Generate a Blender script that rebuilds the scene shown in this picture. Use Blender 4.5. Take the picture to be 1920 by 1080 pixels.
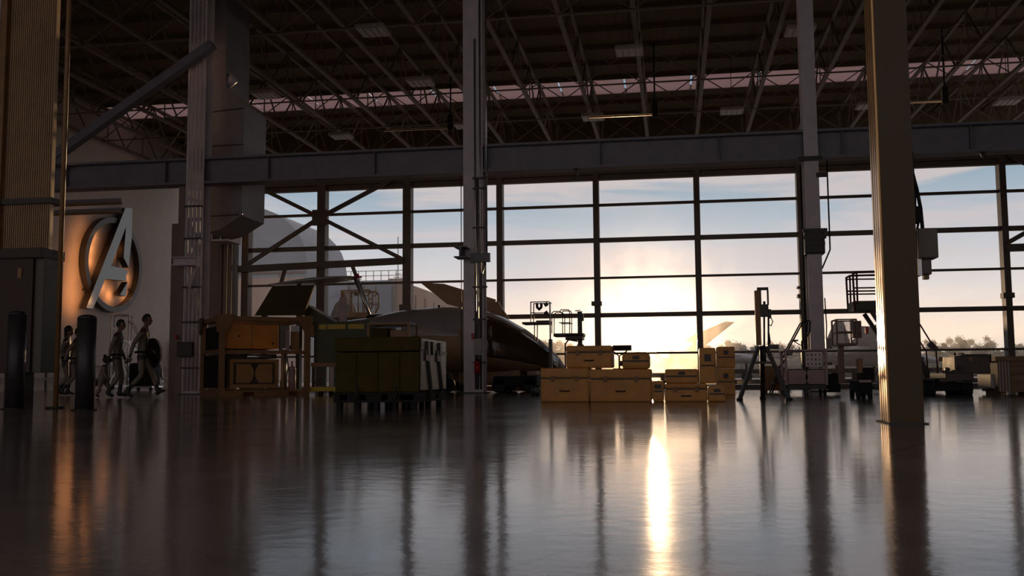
import bpy, bmesh, math, random
from mathutils import Vector, Matrix, Euler
for o in list(bpy.data.objects): bpy.data.objects.remove(o)
sc = bpy.context.scene
col = sc.collection
R_ = math.radians
# ------------------------------------------------------------------ camera
F, YAW, PITCH, ROLL, H = 1850.0, -.1612, .0894, -.0073, .411
_f = Vector((math.sin(YAW)*math.cos(PITCH), math.cos(YAW)*math.cos(PITCH), math.sin(PITCH)))
_r = Vector((math.cos(YAW), -math.sin(YAW), 0)); _u = _r.cross(_f)
CR = _r*math.cos(ROLL)+_u*math.sin(ROLL); CU = -_r*math.sin(ROLL)+_u*math.cos(ROLL)
cam = bpy.data.cameras.new('camera'); cam.sensor_width = 36; cam.lens = F*36/1920
cam.clip_start = .05; cam.clip_end = 2000
co = bpy.data.objects.new('camera', cam); col.objects.link(co); sc.camera = co
co.matrix_world = Matrix(((CR.x, CU.x, -_f.x, 0), (CR.y, CU.y, -_f.y, 0), (CR.z, CU.z, -_f.z, H), (0, 0, 0, 1)))
def ray(x, y): return _f*F+CR*(x-960)-CU*(y-540)
def fl(x, y, z=0.0):                       # point on the level z seen at a photo position
    d = ray(x, y); return Vector((0, 0, H))+d*((z-H)/d.z)
def at(x, y, Y):                           # point at depth Y seen at a photo position
    d = ray(x, y); return Vector((0, 0, H))+d*(Y/d.y)
def atx(x, y, X):
    d = ray(x, y); return Vector((0, 0, H))+d*(X/d.x)
# ------------------------------------------------------------------ light, sky, exposure
sc.view_settings.view_transform = 'Standard'; sc.view_settings.look = 'None'
sc.view_settings.gamma = 1; sc.view_settings.exposure = 0.0; sc.view_settings.use_curve_mapping = False
sc.cycles.use_denoising = True; sc.cycles.max_bounces = 8; sc.cycles.transparent_max_bounces = 12
sc.cycles.sample_clamp_indirect = 4.0; sc.cycles.caustics_reflective = False; sc.cycles.caustics_refractive = False
SUN = ray(1222, 648).normalized()
sl = bpy.data.lights.new('sun', 'SUN'); sl.energy = 3.8; sl.color = (1, .64, .34); sl.angle = R_(.6)
so = bpy.data.objects.new('sun', sl); col.objects.link(so); so.location = SUN*60+Vector((0, 0, 30))
so.rotation_euler = SUN.to_track_quat('Z', 'Y').to_euler()
BACK = (.43, .39, .405)                    # the dusk sky away from the sun
def build_world():
    w = bpy.data.worlds.new('sky'); sc.world = w; w.use_nodes = True; nt = w.node_tree; nt.nodes.clear()
    N = nt.nodes.new; L = nt.links.new
    def val(s, v):
        if hasattr(v, 'node'): L(v, s)
        else: s.default_value = v
    def math_(op, a, b=0.0, c=0.0, clamp=False):
        n = N('ShaderNodeMath'); n.operation = op; n.use_clamp = clamp
        for s, v in zip(n.inputs, (a, b, c)): val(s, v)
        return n.outputs[0]
    def mix(f, a, b, t='MIX'):
        n = N('ShaderNodeMix'); n.data_type = 'RGBA'; n.blend_type = t
        val(n.inputs[0], f); val(n.inputs[6], a if hasattr(a, 'node') else (*a, 1)); val(n.inputs[7], b if hasattr(b, 'node') else (*b, 1))
        return n.outputs[2]
    tc = N('ShaderNodeTexCoord'); d = tc.outputs['Generated']
    sep = N('ShaderNodeSeparateXYZ'); L(d, sep.inputs[0])
    ramp = N('ShaderNodeValToRGB'); e = ramp.color_ramp
    z = math_('MULTIPLY_ADD', sep.outputs[2], 2.0, .1, clamp=True); L(z, ramp.inputs[0])
    stops = [(0, (.70, .56, .42)), (.12, (.92, .85, .78)), (.20, (.90, .84, .80)), (.30, (.76, .73, .74)), (.40, (.50, .57, .65)),
             (.50, (.29, .42, .53)), (1, (.14, .20, .27))]
    while len(e.elements) < len(stops): e.elements.new(.5)
    for el, (p, c) in zip(e.elements, stops): el.position = p; el.color = (*c, 1)
    # streaky clouds
    mp = N('ShaderNodeMapping'); L(d, mp.inputs[0]); mp.inputs['Scale'].default_value = (1.6, 1.6, 13)
    mp.inputs['Rotation'].default_value = (.05, -.10, 0)
    nz = N('ShaderNodeTexNoise'); L(mp.outputs[0], nz.inputs[0]); nz.inputs['Scale'].default_value = 2.1
    nz.inputs['Detail'].default_value = 6; nz.inputs['Roughness'].default_value = .55; nz.inputs['Distortion'].default_value = .6
    cr = N('ShaderNodeValToRGB'); L(nz.outputs[0], cr.inputs[0]); cr.color_ramp.elements[0].position = .44; cr.color_ramp.elements[1].position = .58
    hi = math_('MULTIPLY', cr.outputs[0], math_('MULTIPLY_ADD', sep.outputs[2], 4.0, .15, clamp=True))
    sky = mix(math_('MULTIPLY', hi, .85), ramp.outputs[0], (.74, .64, .63))
    # away from the sun the sky is a dull dusk tone
    vm = N('ShaderNodeVectorMath'); vm.operation = 'DOT_PRODUCT'; L(d, vm.inputs[0]); vm.inputs[1].default_value = SUN
    dot = vm.outputs['Value']
    front = math_('MULTIPLY_ADD', dot, 1.6, -.35, clamp=True)
    sky = mix(front, BACK, sky)
    # warm glow round the sun and its disc
    ang = math_('ARCCOSINE', math_('MINIMUM', dot, 1.0))
    g1 = math_('EXPONENT', math_('MULTIPLY', ang, -1/R_(4.0)))
    g2 = math_('EXPONENT', math_('MULTIPLY', ang, -1/R_(1.1)))
    disc = math_('LESS_THAN', ang, R_(.48))
    def add(a, f, c):
        n = N('ShaderNodeMix'); n.data_type = 'RGBA'; n.blend_type = 'ADD'; n.inputs[0].default_value = 1
        m = N('ShaderNodeVectorMath'); m.operation = 'SCALE'; m.inputs[0].default_value = c; L(f, m.inputs[3])
        L(a, n.inputs[6]); L(m.outputs[0], n.inputs[7]); return n.outputs[2]
    sky = add(sky, g1, (.25, .155, .05)); sky = add(sky, g2, (2.5, 1.65, .65)); sky = add(sky, disc, (45, 32, 17))
    bg = N('ShaderNodeBackground'); L(sky, bg.inputs[0]); out = N('ShaderNodeOutputWorld'); L(bg.outputs[0], out.inputs[0])
build_world()
# ------------------------------------------------------------------ materials
MATS = {}
def mat(name, c, rough=.6, metal=0.0, var=.15, scale=6.0, bump=.0, bscale=40.0, spec=.5, stretch=(1, 1, 1)):
    if name in MATS: return MATS[name]
    m = bpy.data.materials.new(name); m.use_nodes = True; nt = m.node_tree; b = nt.nodes['Principled BSDF']
    N = nt.nodes.new; L = nt.links.new
    tc = N('ShaderNodeTexCoord'); mp = N('ShaderNodeMapping'); mp.inputs['Scale'].default_value = stretch; L(tc.outputs['Object'], mp.inputs[0])
    nz = N('ShaderNodeTexNoise'); nz.inputs['Scale'].default_value = scale; nz.inputs['Detail'].default_value = 5; L(mp.outputs[0], nz.inputs[0])
    r = N('ShaderNodeValToRGB'); L(nz.outputs[0], r.inputs[0])
    r.color_ramp.elements[0].position = .3; r.color_ramp.elements[1].position = .7
    r.color_ramp.elements[0].color = (*[v*(1-var) for v in c], 1); r.color_ramp.elements[1].color = (*[min(1, v*(1+var)) for v in c], 1)
    L(r.outputs[0], b.inputs['Base Color'])
    mr = N('ShaderNodeMapRange'); L(nz.outputs[0], mr.inputs[0]); mr.inputs[3].default_value = max(.03, rough*.8); mr.inputs[4].default_value = min(1, rough*1.2)
    L(mr.outputs[0], b.inputs['Roughness'])
    b.inputs['Metallic'].default_value = metal; b.inputs['Specular IOR Level'].default_value = spec
    if bump:
        n2 = N('ShaderNodeTexNoise'); n2.inputs['Scale'].default_value = bscale; n2.inputs['Detail'].default_value = 3; L(mp.outputs[0], n2.inputs[0])
        bp = N('ShaderNodeBump'); bp.inputs['Strength'].default_value = bump; bp.inputs['Distance'].default_value = .02
        L(n2.outputs[0], bp.inputs['Height']); L(bp.outputs[0], b.inputs['Normal'])
    MATS[name] = m; return m
def floor_material():
    m = bpy.data.materials.new('polished concrete'); m.use_nodes = True; nt = m.node_tree; b = nt.nodes['Principled BSDF']
    N = nt.nodes.new; L = nt.links.new
    tc = N('ShaderNodeTexCoord'); P = tc.outputs['Object']
    n1 = N('ShaderNodeTexNoise'); n1.inputs['Scale'].default_value = .9; n1.inputs['Detail'].default_value = 8; n1.inputs['Roughness'].default_value = .65; L(P, n1.inputs[0])
    r = N('ShaderNodeValToRGB'); L(n1.outputs[0], r.inputs[0]); r.color_ramp.elements[0].position = .3; r.color_ramp.elements[1].position = .72
    r.color_ramp.elements[0].color = (.13, .108, .098, 1); r.color_ramp.elements[1].color = (.27, .225, .205, 1)
    br = N('ShaderNodeTexBrick'); L(P, br.inputs[0]); br.offset = 0; br.inputs['Scale'].default_value = 1
    br.inputs['Brick Width'].default_value = 4.5; br.inputs['Row Height'].default_value = 4.5; br.inputs['Mortar Size'].default_value = .008
    br.inputs['Color1'].default_value = br.inputs['Color2'].default_value = (1, 1, 1, 1); br.inputs['Mortar'].default_value = (.15, .14, .13, 1)
    mp0 = N('ShaderNodeMapping'); L(P, mp0.inputs[0]); mp0.inputs['Rotation'].default_value = (0, 0, R_(24)); mp0.inputs['Location'].default_value = (1.2, 1.0, 0); L(mp0.outputs[0], br.inputs[0])
    mx = N('ShaderNodeMix'); mx.data_type = 'RGBA'; mx.blend_type = 'MULTIPLY'; mx.inputs[0].default_value = 1; L(r.outputs[0], mx.inputs[6]); L(br.outputs[0], mx.inputs[7])
    L(mx.outputs[2], b.inputs['Base Color'])
    # scuffs: small dark specks and roughness patches
    mr = N('ShaderNodeMapRange'); L(n1.outputs[0], mr.inputs[0]); mr.inputs[3].default_value = .07; mr.inputs[4].default_value = .17; L(mr.outputs[0], b.inputs['Roughness'])
    b.inputs['Specular IOR Level'].default_value = .5; b.inputs['IOR'].default_value = 1.5
    n2 = N('ShaderNodeTexNoise'); n2.inputs['Scale'].default_value = 2.6; n2.inputs['Detail'].default_value = 5; L(P, n2.inputs[0])
    bp = N('ShaderNodeBump'); bp.inputs['Strength'].default_value = .045; bp.inputs['Distance'].default_value = .02
    n3 = N('ShaderNodeTexNoise'); n3.inputs['Scale'].default_value = 11; n3.inputs['Detail'].default_value = 4; L(P, n3.inputs[0])
    bp2 = N('ShaderNodeBump'); bp2.inputs['Strength'].default_value = .13; bp2.inputs['Distance'].default_value = .006
    L(n2.outputs[0], bp.inputs['Height']); L(n3.outputs[0], bp2.inputs['Height']); L(bp.outputs[0], bp2.inputs['Normal']); L(bp2.outputs[0], b.inputs['Normal'])
    return m
def glass_material():
    m = bpy.data.materials.new('dusty glass'); m.use_nodes = True; nt = m.node_tree; nt.nodes.clear(); N = nt.nodes.new; L = nt.links.new
    t = N('ShaderNodeBsdfTransparent'); t.inputs[0].default_value = (.96, .96, .96, 1)
    rf = N('ShaderNodeBsdfRefraction'); rf.inputs['IOR'].default_value = 1.25; rf.inputs['Roughness'].default_value = .5; rf.inputs[0].default_value = (1, .93, .85, 1)
    tl = N('ShaderNodeBsdfTranslucent'); tl.inputs[0].default_value = (.9, .85, .8, 1)
    gl = N('ShaderNodeBsdfGlossy'); gl.inputs['Roughness'].default_value = .05
    tc = N('ShaderNodeTexCoord'); nz = N('ShaderNodeTexNoise'); nz.inputs['Scale'].default_value = 1.3; nz.inputs['Detail'].default_value = 6; L(tc.outputs['Object'], nz.inputs[0])
    mr = N('ShaderNodeMapRange'); L(nz.outputs[0], mr.inputs[0]); mr.inputs[1].default_value = .3; mr.inputs[2].default_value = .75; mr.inputs[3].default_value = .003; mr.inputs[4].default_value = .011
    a = N('ShaderNodeMixShader'); L(mr.outputs[0], a.inputs[0]); L(t.outputs[0], a.inputs[1]); L(rf.outputs[0], a.inputs[2])
    b = N('ShaderNodeMixShader'); b.inputs[0].default_value = .01; L(a.outputs[0], b.inputs[1]); L(tl.outputs[0], b.inputs[2])
    fr = N('ShaderNodeFresnel'); fr.inputs[0].default_value = 1.3
    c = N('ShaderNodeMixShader'); L(fr.outputs[0], c.inputs[0]); L(b.outputs[0], c.inputs[1]); L(gl.outputs[0], c.inputs[2])
    o = N('ShaderNodeOutputMaterial'); L(c.outputs[0], o.inputs[0]); return m
M_steel = mat('grey painted steel', (.23, .22, .25), .5, 0, .12, 3, .05, 30)
M_lilac = mat('pale grey paint', (.74, .67, .69), .5, 0, .1, 3, .04, 30)
M_dsteel = mat('dark window steel', (.115, .092, .076), .5, .2, .15, 4)
M_truss = mat('dull truss steel', (.15, .12, .09), .55, .2, .2, 3)
M_roof = mat('roof deck', (.12, .085, .04), .8, 0, .25, 2.0, .3, 8, stretch=(6, .2, 1))
M_wall = mat('plaster wall', (.50, .42, .37), .85, 0, .08, .8, .08, 12)
M_wall2 = mat('panel wall', (.27, .22, .20), .7, 0, .08, 1.2, .05, 20)
M_black = mat('black plastic', (.016, .015, .013), .7, 0, .2, spec=.2)
M_dark = mat('dark metal', (.05, .046, .04), .45, .5, .2)
M_alu = mat('worn aluminium', (.55, .55, .55), .35, .9, .12, 8)
M_rubber = mat('rubber', (.015, .015, .015), .8, 0, .2)
M_red = mat('red paint', (.45, .03, .02), .4, 0, .1)
M_cable = mat('black cable', (.012, .012, .012), .6)
M_white = mat('white label', (.75, .75, .72), .6, 0, .05)
M_orange = mat('orange cabinet paint', (.70, .26, .035), .5, 0, .12, 4)
M_brown = mat('brown frame paint', (.28, .145, .055), .5, 0, .2, 5, .05, 30)
M_tan = mat('tan panel', (.42, .21, .075), .55, 0, .12, 5)
M_green = mat('olive green paint', (.06, .058, .02), .5, 0, .2, 5)
M_yellow = mat('yellow stripe', (.55, .38, .03), .5, 0, .12)
M_case = mat('olive case plastic', (.060, .044, .008), .75, 0, .15, 5, .1, 40, .15)
M_sand_glare = mat('glare warmed sand plastic', (.66, .30, .065), .5, 0, .14, 5, .1, 40)  # sun glare over the cases is mixed into this amber sand tone
M_strap = mat('dark strap webbing', (.03, .026, .02), .8)
M_side = mat('grey case end', (.26, .23, .21), .42, .3, .1, 6)
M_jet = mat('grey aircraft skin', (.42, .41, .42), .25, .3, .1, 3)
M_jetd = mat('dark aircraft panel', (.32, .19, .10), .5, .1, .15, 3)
M_cockpit = mat('tinted canopy', (.07, .045, .025), .12, 0, .1)
M_crate = mat('crate wood', (.25, .15, .08), .75, 0, .25, 3, .2, 30, stretch=(.6, 6, 6))
M_mauve = mat('mauve grey paint', (.46, .32, .31), .5, 0, .12, 5)
# ------------------------------------------------------------------ mesh helpers
class MB:
    def __init__(s): s.bm = bmesh.new()
    def bx(s, x0, x1, y0, y1, z0, z1, bev=0, rot=None, mi=0):
        vs = [Vector((x, y, z)) for x in (x0, x1) for y in (y0, y1) for z in (z0, z1)]
        if rot is not None:
            c = Vector(((x0+x1)/2, (y0+y1)/2, (z0+z1)/2)); m = rot if isinstance(rot, Matrix) else Euler(rot).to_matrix()
            vs = [m @ (v-c)+c for v in vs]
        v = [s.bm.verts.new(p) for p in vs]
        fs = [s.bm.faces.new([v[i] for i in q]) for q in ((0, 1, 3, 2), (4, 6, 7, 5), (0, 4, 5, 1), (2, 3, 7, 6), (0, 2, 6, 4), (1, 5, 7, 3))]
        for f in fs: f.material_index = mi
        if bev:
            es = list({e for f in fs for e in f.edges})
            bmesh.ops.bevel(s.bm, geom=es, offset=bev, segments=2, affect='EDGES', profile=.6)
        return s
    def bar(s, a, b, w, h=None, up=(0, 0, 1)):          # rectangular bar from a to b
        a, b = Vector(a), Vector(b); h = h or w; d = (b-a).normalized(); u = Vector(up)
        if abs(d.dot(u)) > .98: u = Vector((0, 1, 0))
        x = d.cross(u).normalized(); y = x.cross(d).normalized(); v = []
        for p in (a, b):
            for i, j in ((-1, -1), (1, -1), (1, 1), (-1, 1)): v.append(s.bm.verts.new(p+x*(w/2*i)+y*(h/2*j)))
        for i in range(4): s.bm.faces.new((v[i], v[(i+1) % 4], v[4+(i+1) % 4], v[4+i]))
        s.bm.faces.new(v[3::-1]); s.bm.faces.new(v[4:]); return s
    def cyl(s, a, b, r, seg=12, r2=None):
        a, b = Vector(a), Vector(b); r2 = r if r2 is None else r2; d = (b-a).normalized()
        u = Vector((0, 0, 1)) if abs(d.z) < .95 else Vector((1, 0, 0)); x = d.cross(u).normalized(); y = x.cross(d)
        ra = []; rb = []
        for i in range(seg):
            t = 2*math.pi*i/seg; q = x*math.cos(t)+y*math.sin(t); ra.append(s.bm.verts.new(a+q*r)); rb.append(s.bm.verts.new(b+q*r2))
        for i in range(seg):
            f = s.bm.faces.new((ra[i], ra[(i+1) % seg], rb[(i+1) % seg], rb[i])); f.smooth = True
        s.bm.faces.new(ra[::-1]); s.bm.faces.new(rb); return s
    def tube(s, pts, r, seg=8):
        for a, b in zip(pts, pts[1:]): s.cyl(a, b, r, seg)
        for p in pts[1:-1]: s.ball(p, (r, r, r), 6, 8)
        return s
    def ball(s, c, r, nu=10, nv=14, fn=None, mi=0):
        c = Vector(c); rings = []
        for i in range(nu+1):
            th = math.pi*i/nu; ring = []
            for j in range(nv):
                ph = 2*math.pi*j/nv; n = Vector((math.sin(th)*math.cos(ph), math.sin(th)*math.sin(ph), math.cos(th)))
                p = Vector((n.x*r[0], n.y*r[1], n.z*r[2]))
                if fn: p = fn(p, n)
                ring.append(c+p)
                if i in (0, nu): break
            rings.append([s.bm.verts.new(p) for p in ring])
        for i in range(nu):
            A, B = rings[i], rings[i+1]
            for j in range(nv):
                k = (j+1) % nv
                q = ((A[0], B[j], B[k]) if len(A) == 1 else (A[j], B[0], A[k]) if len(B) == 1 else (A[j], B[j], B[k], A[k]))
                f = s.bm.faces.new(q); f.smooth = True; f.material_index = mi
        return s
    def prism(s, pts, d):                                # 3-D outline pushed along vector d
        d = Vector(d); a = [s.bm.verts.new(Vector(p)) for p in pts]; b = [s.bm.verts.new(Vector(p)+d) for p in pts]; n = len(a)
        s.bm.faces.new(a); s.bm.faces.new(b[::-1])
        for i in range(n): s.bm.faces.new((a[i], b[i], b[(i+1) % n], a[(i+1) % n]))
        return s
    def loft(s, secs, cap=True):                         # sections: lists of equal length
        rs = [[s.bm.verts.new(Vector(p)) for p in sec] for sec in secs]; n = len(rs[0])
        for A, B in zip(rs, rs[1:]):
            for i in range(n):
                f = s.bm.faces.new((A[i], A[(i+1) % n], B[(i+1) % n], B[i])); f.smooth = True
        if cap: s.bm.faces.new(rs[0][::-1]); s.bm.faces.new(rs[-1])
        return s
    def ring(s, c, r0, r1, ax, d, seg=48):               # flat ring in plane of axes ax, thickness d
        c = Vector(c); X, Y = Vector(ax[0]), Vector(ax[1]); d = Vector(d); V = []
        for i in range(seg):
            t = 2*math.pi*i/seg; q = X*math.cos(t)+Y*math.sin(t)
            V.append([s.bm.verts.new(p) for p in (c+q*r0, c+q*r1, c+q*r1+d, c+q*r0+d)])
        for i in range(seg):
            A, B = V[i], V[(i+1) % seg]
            for k in range(4): s.bm.faces.new((A[k], A[(k+1) % 4], B[(k+1) % 4], B[k]))
        return s
    def obj(s, name, m, parent=None, loc=None, smooth=False):
        bmesh.ops.recalc_face_normals(s.bm, faces=s.bm.faces[:])
        me = bpy.data.meshes.new(name); s.bm.to_mesh(me); s.bm.free()
        for x in (m if isinstance(m, (list, tuple)) else [m]): me.materials.append(x)
        if smooth:
            for p in me.polygons: p.use_smooth = True
        o = bpy.data.objects.new(name, me); col.objects.link(o)
        if parent is not None: o.parent = parent
        if loc is not None: o.location = loc
        return o
def tag(o, label, cat=None, group=None, kind=None):
    if label: o['label'] = label
    if cat: o['category'] = cat
    if group: o['group'] = group
    if kind: o['kind'] = kind
    return o
def thing(name, label, cat, loc=(0, 0, 0), rz=0.0, group=None, kind=None):
    o = bpy.data.objects.new(name, None); o.empty_display_size = .2; col.objects.link(o)
    o.location = loc; o.rotation_euler = (0, 0, rz); return tag(o, label, cat, group, kind)
def dup(root, loc, rz=None, label=None):
    r = root.copy(); col.objects.link(r); r.location = loc
    if rz is not None: r.rotation_euler = (0, 0, rz)
    if label: r['label'] = label
    for ch in list(root.children):
        c = ch.copy(); col.objects.link(c); c.parent = r
        for g in ch.children:
            d = g.copy(); col.objects.link(d); d.parent = c
    return r
YW, YC = 29.0, 24.3                                     # window wall, column line
# ================================================================== SETTING
MF = floor_material()
tag(MB().bx(-34, 20, -14, 29.3, -.3, 0).bx(-34, -13.4, 29.3, 52, -.3, 0).obj('floor', MF), 'polished grey concrete hangar floor with soft reflections', 'floor', kind='structure')
M_apron = mat('apron concrete', (.36, .31, .26), .8, 0, .15, .2)
g = MB().bx(-200, 200, 29.35, 420, -.33, -.03).obj('ground_outside', M_apron)
tag(g, 'pale concrete apron outside the windows', 'ground', kind='structure')
ZB, ZT, ZR = 10.6, 12.1, 12.4
rf = MB().bx(-26, 17, -6, 39.2, ZR, ZR+.25).bx(-26, 17, 41.5, 46.2, ZR, ZR+.25)
for k in range(0, 29): 
    y = -5.6+k*1.85
    if 38.9 < y < 41.9: continue
    if y < 45.8: rf.bx(-26, 17, y-.05, y+.05, ZR-.16, ZR)
tag(rf.obj('ceiling', M_roof), 'dark hangar roof deck on purlins above the trusses', 'ceiling', kind='structure')
M_sky = bpy.data.materials.new('translucent roof sheet'); M_sky.use_nodes = True
nt = M_sky.node_tree; bs = nt.nodes['Principled BSDF']; bs.inputs['Base Color'].default_value = (.7, .62, .6, 1); bs.inputs['Roughness'].default_value = .7
tl = nt.nodes.new('ShaderNodeBsdfTranslucent'); tl.inputs[0].default_value = (.75, .60, .58, 1); mx = nt.nodes.new('ShaderNodeMixShader'); mx.inputs[0].default_value = .75
nt.links.new(bs.outputs[0], mx.inputs[1]); nt.links.new(tl.outputs[0], mx.inputs[2]); nt.links.new(mx.outputs[0], nt.nodes['Material Output'].inputs[0])
sk = MB()
for k in range(16): sk.bx(-26+k*2.7, -26+k*2.7+2.62, 39.2, 41.5, ZR+.03, ZR+.07)
tag(sk.obj('skylight', M_sky), 'long pinkish translucent skylight strip across the dark roof', 'skylight', kind='structure')
tag(MB().bx(-26, 17, 46, 46.2, 10.45, ZR+.25).obj('trim_1', M_roof), 'dark fascia closing the far edge of the roof', 'trim', kind='structure')
XL = -24.5
tag(MB().bx(XL-.3, XL, 2, 52, 0, ZR).obj('wall_left', M_wall), 'pale plaster side wall carrying the letter A emblem', 'wall', kind='structure')
tag(MB().bx(16.6, 17, -14, 29.3, 0, ZR).obj('wall_right', M_wall2), 'right side wall of the hangar', 'wall', kind='structure')
# short return wall between the left column and the glazing
tag(MB().bx(-15.25, -13.45, 28.2, 28.6, 0, 5.2).bx(-13.75, -13.45, 28.6, 29.1, 0, 6.3).obj('wall_back', M_wall2), 'brown panel wall left of the window wall', 'wall', kind='structure')
# ------------------------------------------------------------------ the window wall
MX = [-13.1, -10.63, -7.91, -5.05, -2.16, .77, 3.67, 6.4, 9.11, 12.0, 14.8]
TZ = [(1.06, .06), (2.18, .13), (3.28, .06), (4.40, .13), (5.45, .07)]
MG = glass_material()
MULW = [.22, .26, .25, .18, .17, .17, .17, .17, .17, .17, .17]
BRK = {2: [(578, .1)], 4: [(570, .06)], 6: [(540, .03), (556, .05)], 8: [(555, .07)]}
for i in range(len(MX)-1):
    w = thing('window_%d' % (i+1), 'tall steel framed glazing bay of the window wall', 'window', (MX[i], YW, 0), kind='structure')
    W = MX[i+1]-MX[i]
    MB().bx(-MULW[i]/2, MULW[i]/2, -.22, .12, 0, 6.35).obj('mullion', M_dsteel, w)
    for yb_, hb_ in BRK.get(i, []):
        zb_ = at((465, 605, 765, 938, 1119, 1307, 1502, 1690, 1882)[i], yb_, YW).z; MB().bx(-MULW[i]/2-.08, MULW[i]/2+.04, -.3, -.02, zb_-hb_, zb_+hb_).obj('bracket', M_dsteel, w)
    for z, t in TZ: MB().bx(MULW[i]/2, W-MULW[i+1]/2, -.08, .06, z-t/2, z+t/2).obj('transom', M_dsteel, w)
    MB().bx(MULW[i]/2, W-MULW[i+1]/2, -.1, .1, 0, .13).obj('sill', M_dsteel, w)
    MB().bx(MULW[i]/2, W-MULW[i+1]/2, -.1, .1, 6.2, 6.35).obj('head_rail', M_dsteel, w)
    MB().bx(MULW[i]/2, W-MULW[i+1]/2, -.004, .004, .13, 6.2).obj('glass', MG, w)
tag(MB().bx(-13.5, 17, YW-.2, YW+.2, 6.35, 6.9).obj('trim_2', M_dsteel), 'dark header above the window wall', 'trim', kind='structure')
# bracing in front of the glass, left bays and right bays
def brace(label, c, arms, hb, struts):
    Y = YW-.27; b = thing('cross_brace', label, 'brace', at(*c, Y))
    o = b.location
    L = lambda p: at(*p, Y)-o
    for p in arms: MB().bar((0, 0, 0), L(p), .09, .12).obj('diagonal', M_dsteel, b)
    MB().bx(-.24, .24, -.05, .05, -.24, .24).obj('gusset_plate', M_dsteel, b)
    if hb: MB().bar(L(hb[0]), L(hb[1]), .16, .2).obj('tie_bar', M_dsteel, b)
    for p, q in struts:
        MB().bar(L(p), L(q), .09, .10).obj('strut', M_dsteel, b)
    return b
brace('black steel cross brace over the left glazing bays with a tie bar', (600, 408), [(478, 348), (738, 335), (757, 487), (459, 499)],
      ((447, 505), (757, 489)), [((536, 500), (523, 545)), ((659, 494), (699, 600))])
brace('black steel cross brace at the right edge of the photo', (2040, 370), [(1885, 286), (2190, 286), (2190, 455), (1888, 456)], ((1886, 465), (2190, 455)), [])
# ------------------------------------------------------------------ columns
def zc(x, y): return at(x, y, YC).z
gb, gt = 5.56, 6.27
g = thing('girder', 'long deep grey steel girder running across all the columns', 'girder', (-5, YC+.05, gb))
MB().bx(-19.3, 21, -.05, .05, .06, gt-gb-.06).obj('web_plate', M_steel, g)
MB().bx(-19.3, 21, -.24, .24, gt-gb-.06, gt-gb).obj('top_flange', M_steel, g)
MB().bx(-19.3, 21, -.24, .24, 0, .06).obj('bottom_flange', M_steel, g)
for k in range(13): MB().bx(-17+k*2.9-.01, -17+k*2.9+.01, -.2, -.05, .06, gt-gb-.06).obj('stiffener', M_steel, g)
for k, (x, zz) in enumerate([(1077, 5.5), (1842, 5.5)]):
    c = tag(MB().prism([(0, 0, 0), (.12, 0, 0), (.1, 0, -.16), (.04, 0, -.1)], (0, .06, 0)).obj('beam_clamp', M_dark, None, (at(x, 400, YC).x, YC-.05, gb)),
            ['small dark clamp hanging under the girder above the middle window bay', 'small dark clamp hanging under the girder near the right edge'][k], 'clamp')
def column(x, label, w=.42, flip=1, m=None):
    m = m or M_lilac
    c = thing('steel_column', label, 'column', (x, YC, 0))
    MB().bx(-w/2, w/2, -.22, -.19, 0, 12.4).bx(-w/2, w/2, .19, .22, 0, 12.4).bx(-.015, .015, -.19, .19, 0, 12.4).obj('shaft', m, c)
    MB().bx(-w/2-.06, w/2+.06, -.3, .3, 0, .03).obj('base_plate', M_dark, c)
    return c
# middle column with conduits, red fittings
xm = at(891, 600, YC).x
c = column(xm, 'grey steel column with conduits in front of the aircraft', .5)
for k, dx in enumerate((.06, .12, .19)):
    MB().cyl((dx, -.25, .1), (dx, -.25, [9, 5.4, 10.5][k]), .026, 10).obj('conduit', M_alu, c)
MB().tube([(.34, -.2, 11), (.34, -.2, zc(891, 487)+.15), (.28, -.2, zc(891, 500)), (.2, -.24, zc(891, 520)), (.2, -.24, 1.3)], .025).obj('pipe_run', M_alu, c)
MB().tube([(-.33, -.1, 5.5), (-.33, -.1, .2)], .012, 6).obj('cable', M_dark, c)
for y in (338, 357, 430, 540, 600, 680): 
    z = zc(891, y); MB().bx(-.0, .36, -.29, -.22, z-.02, z+.02).obj('pipe_strap', M_dark, c)
z = zc(891, 478)
MB().bx(-.38, -.08, -.75, -.22, z-.14, z-.11).bx(-.38, -.08, -.75, -.22, z+.11, z+.14).bx(-.25, -.21, -.75, -.22, z-.11, z+.11).obj('corbel', M_steel, c)
MB().bx(-.05, .44, -.35, -.23, z-.2, z-.02).bx(-.05, .44, -.36, -.22, z-.22, z-.2).bx(-.05, .44, -.36, -.22, z-.02, z+.0).obj('bracket', M_steel, c)
z = zc(891, 652); MB().bx(.05, .22, -.36, -.27, z-.2, z+.22, .01).obj('junction_box', M_side, c)
z = zc(891, 632); MB().bx(-.04, .04, -.3, -.22, z-.06, z+.08).obj('call_point', M_red, c)
e = thing('fire_extinguisher', 'red fire extinguisher hung on the middle steel column', 'fire extinguisher', (xm+.12, YC-.36, zc(891, 700)))
MB().cyl((0, 0, 0), (0, 0, .26), .075, 14).ball((0, 0, .26), (.075, .075, .05)).obj('cylinder', M_red, e)
MB().cyl((0, 0, .29), (0, 0, .35), .02).bx(-.01, .08, -.01, .01, .34, .36).obj('valve', M_black, e)
MB().tube([(.02, 0, .33), (.085, 0, .28), (.09, 0, .12)], .01, 6).obj('hose', M_black, e)
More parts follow.
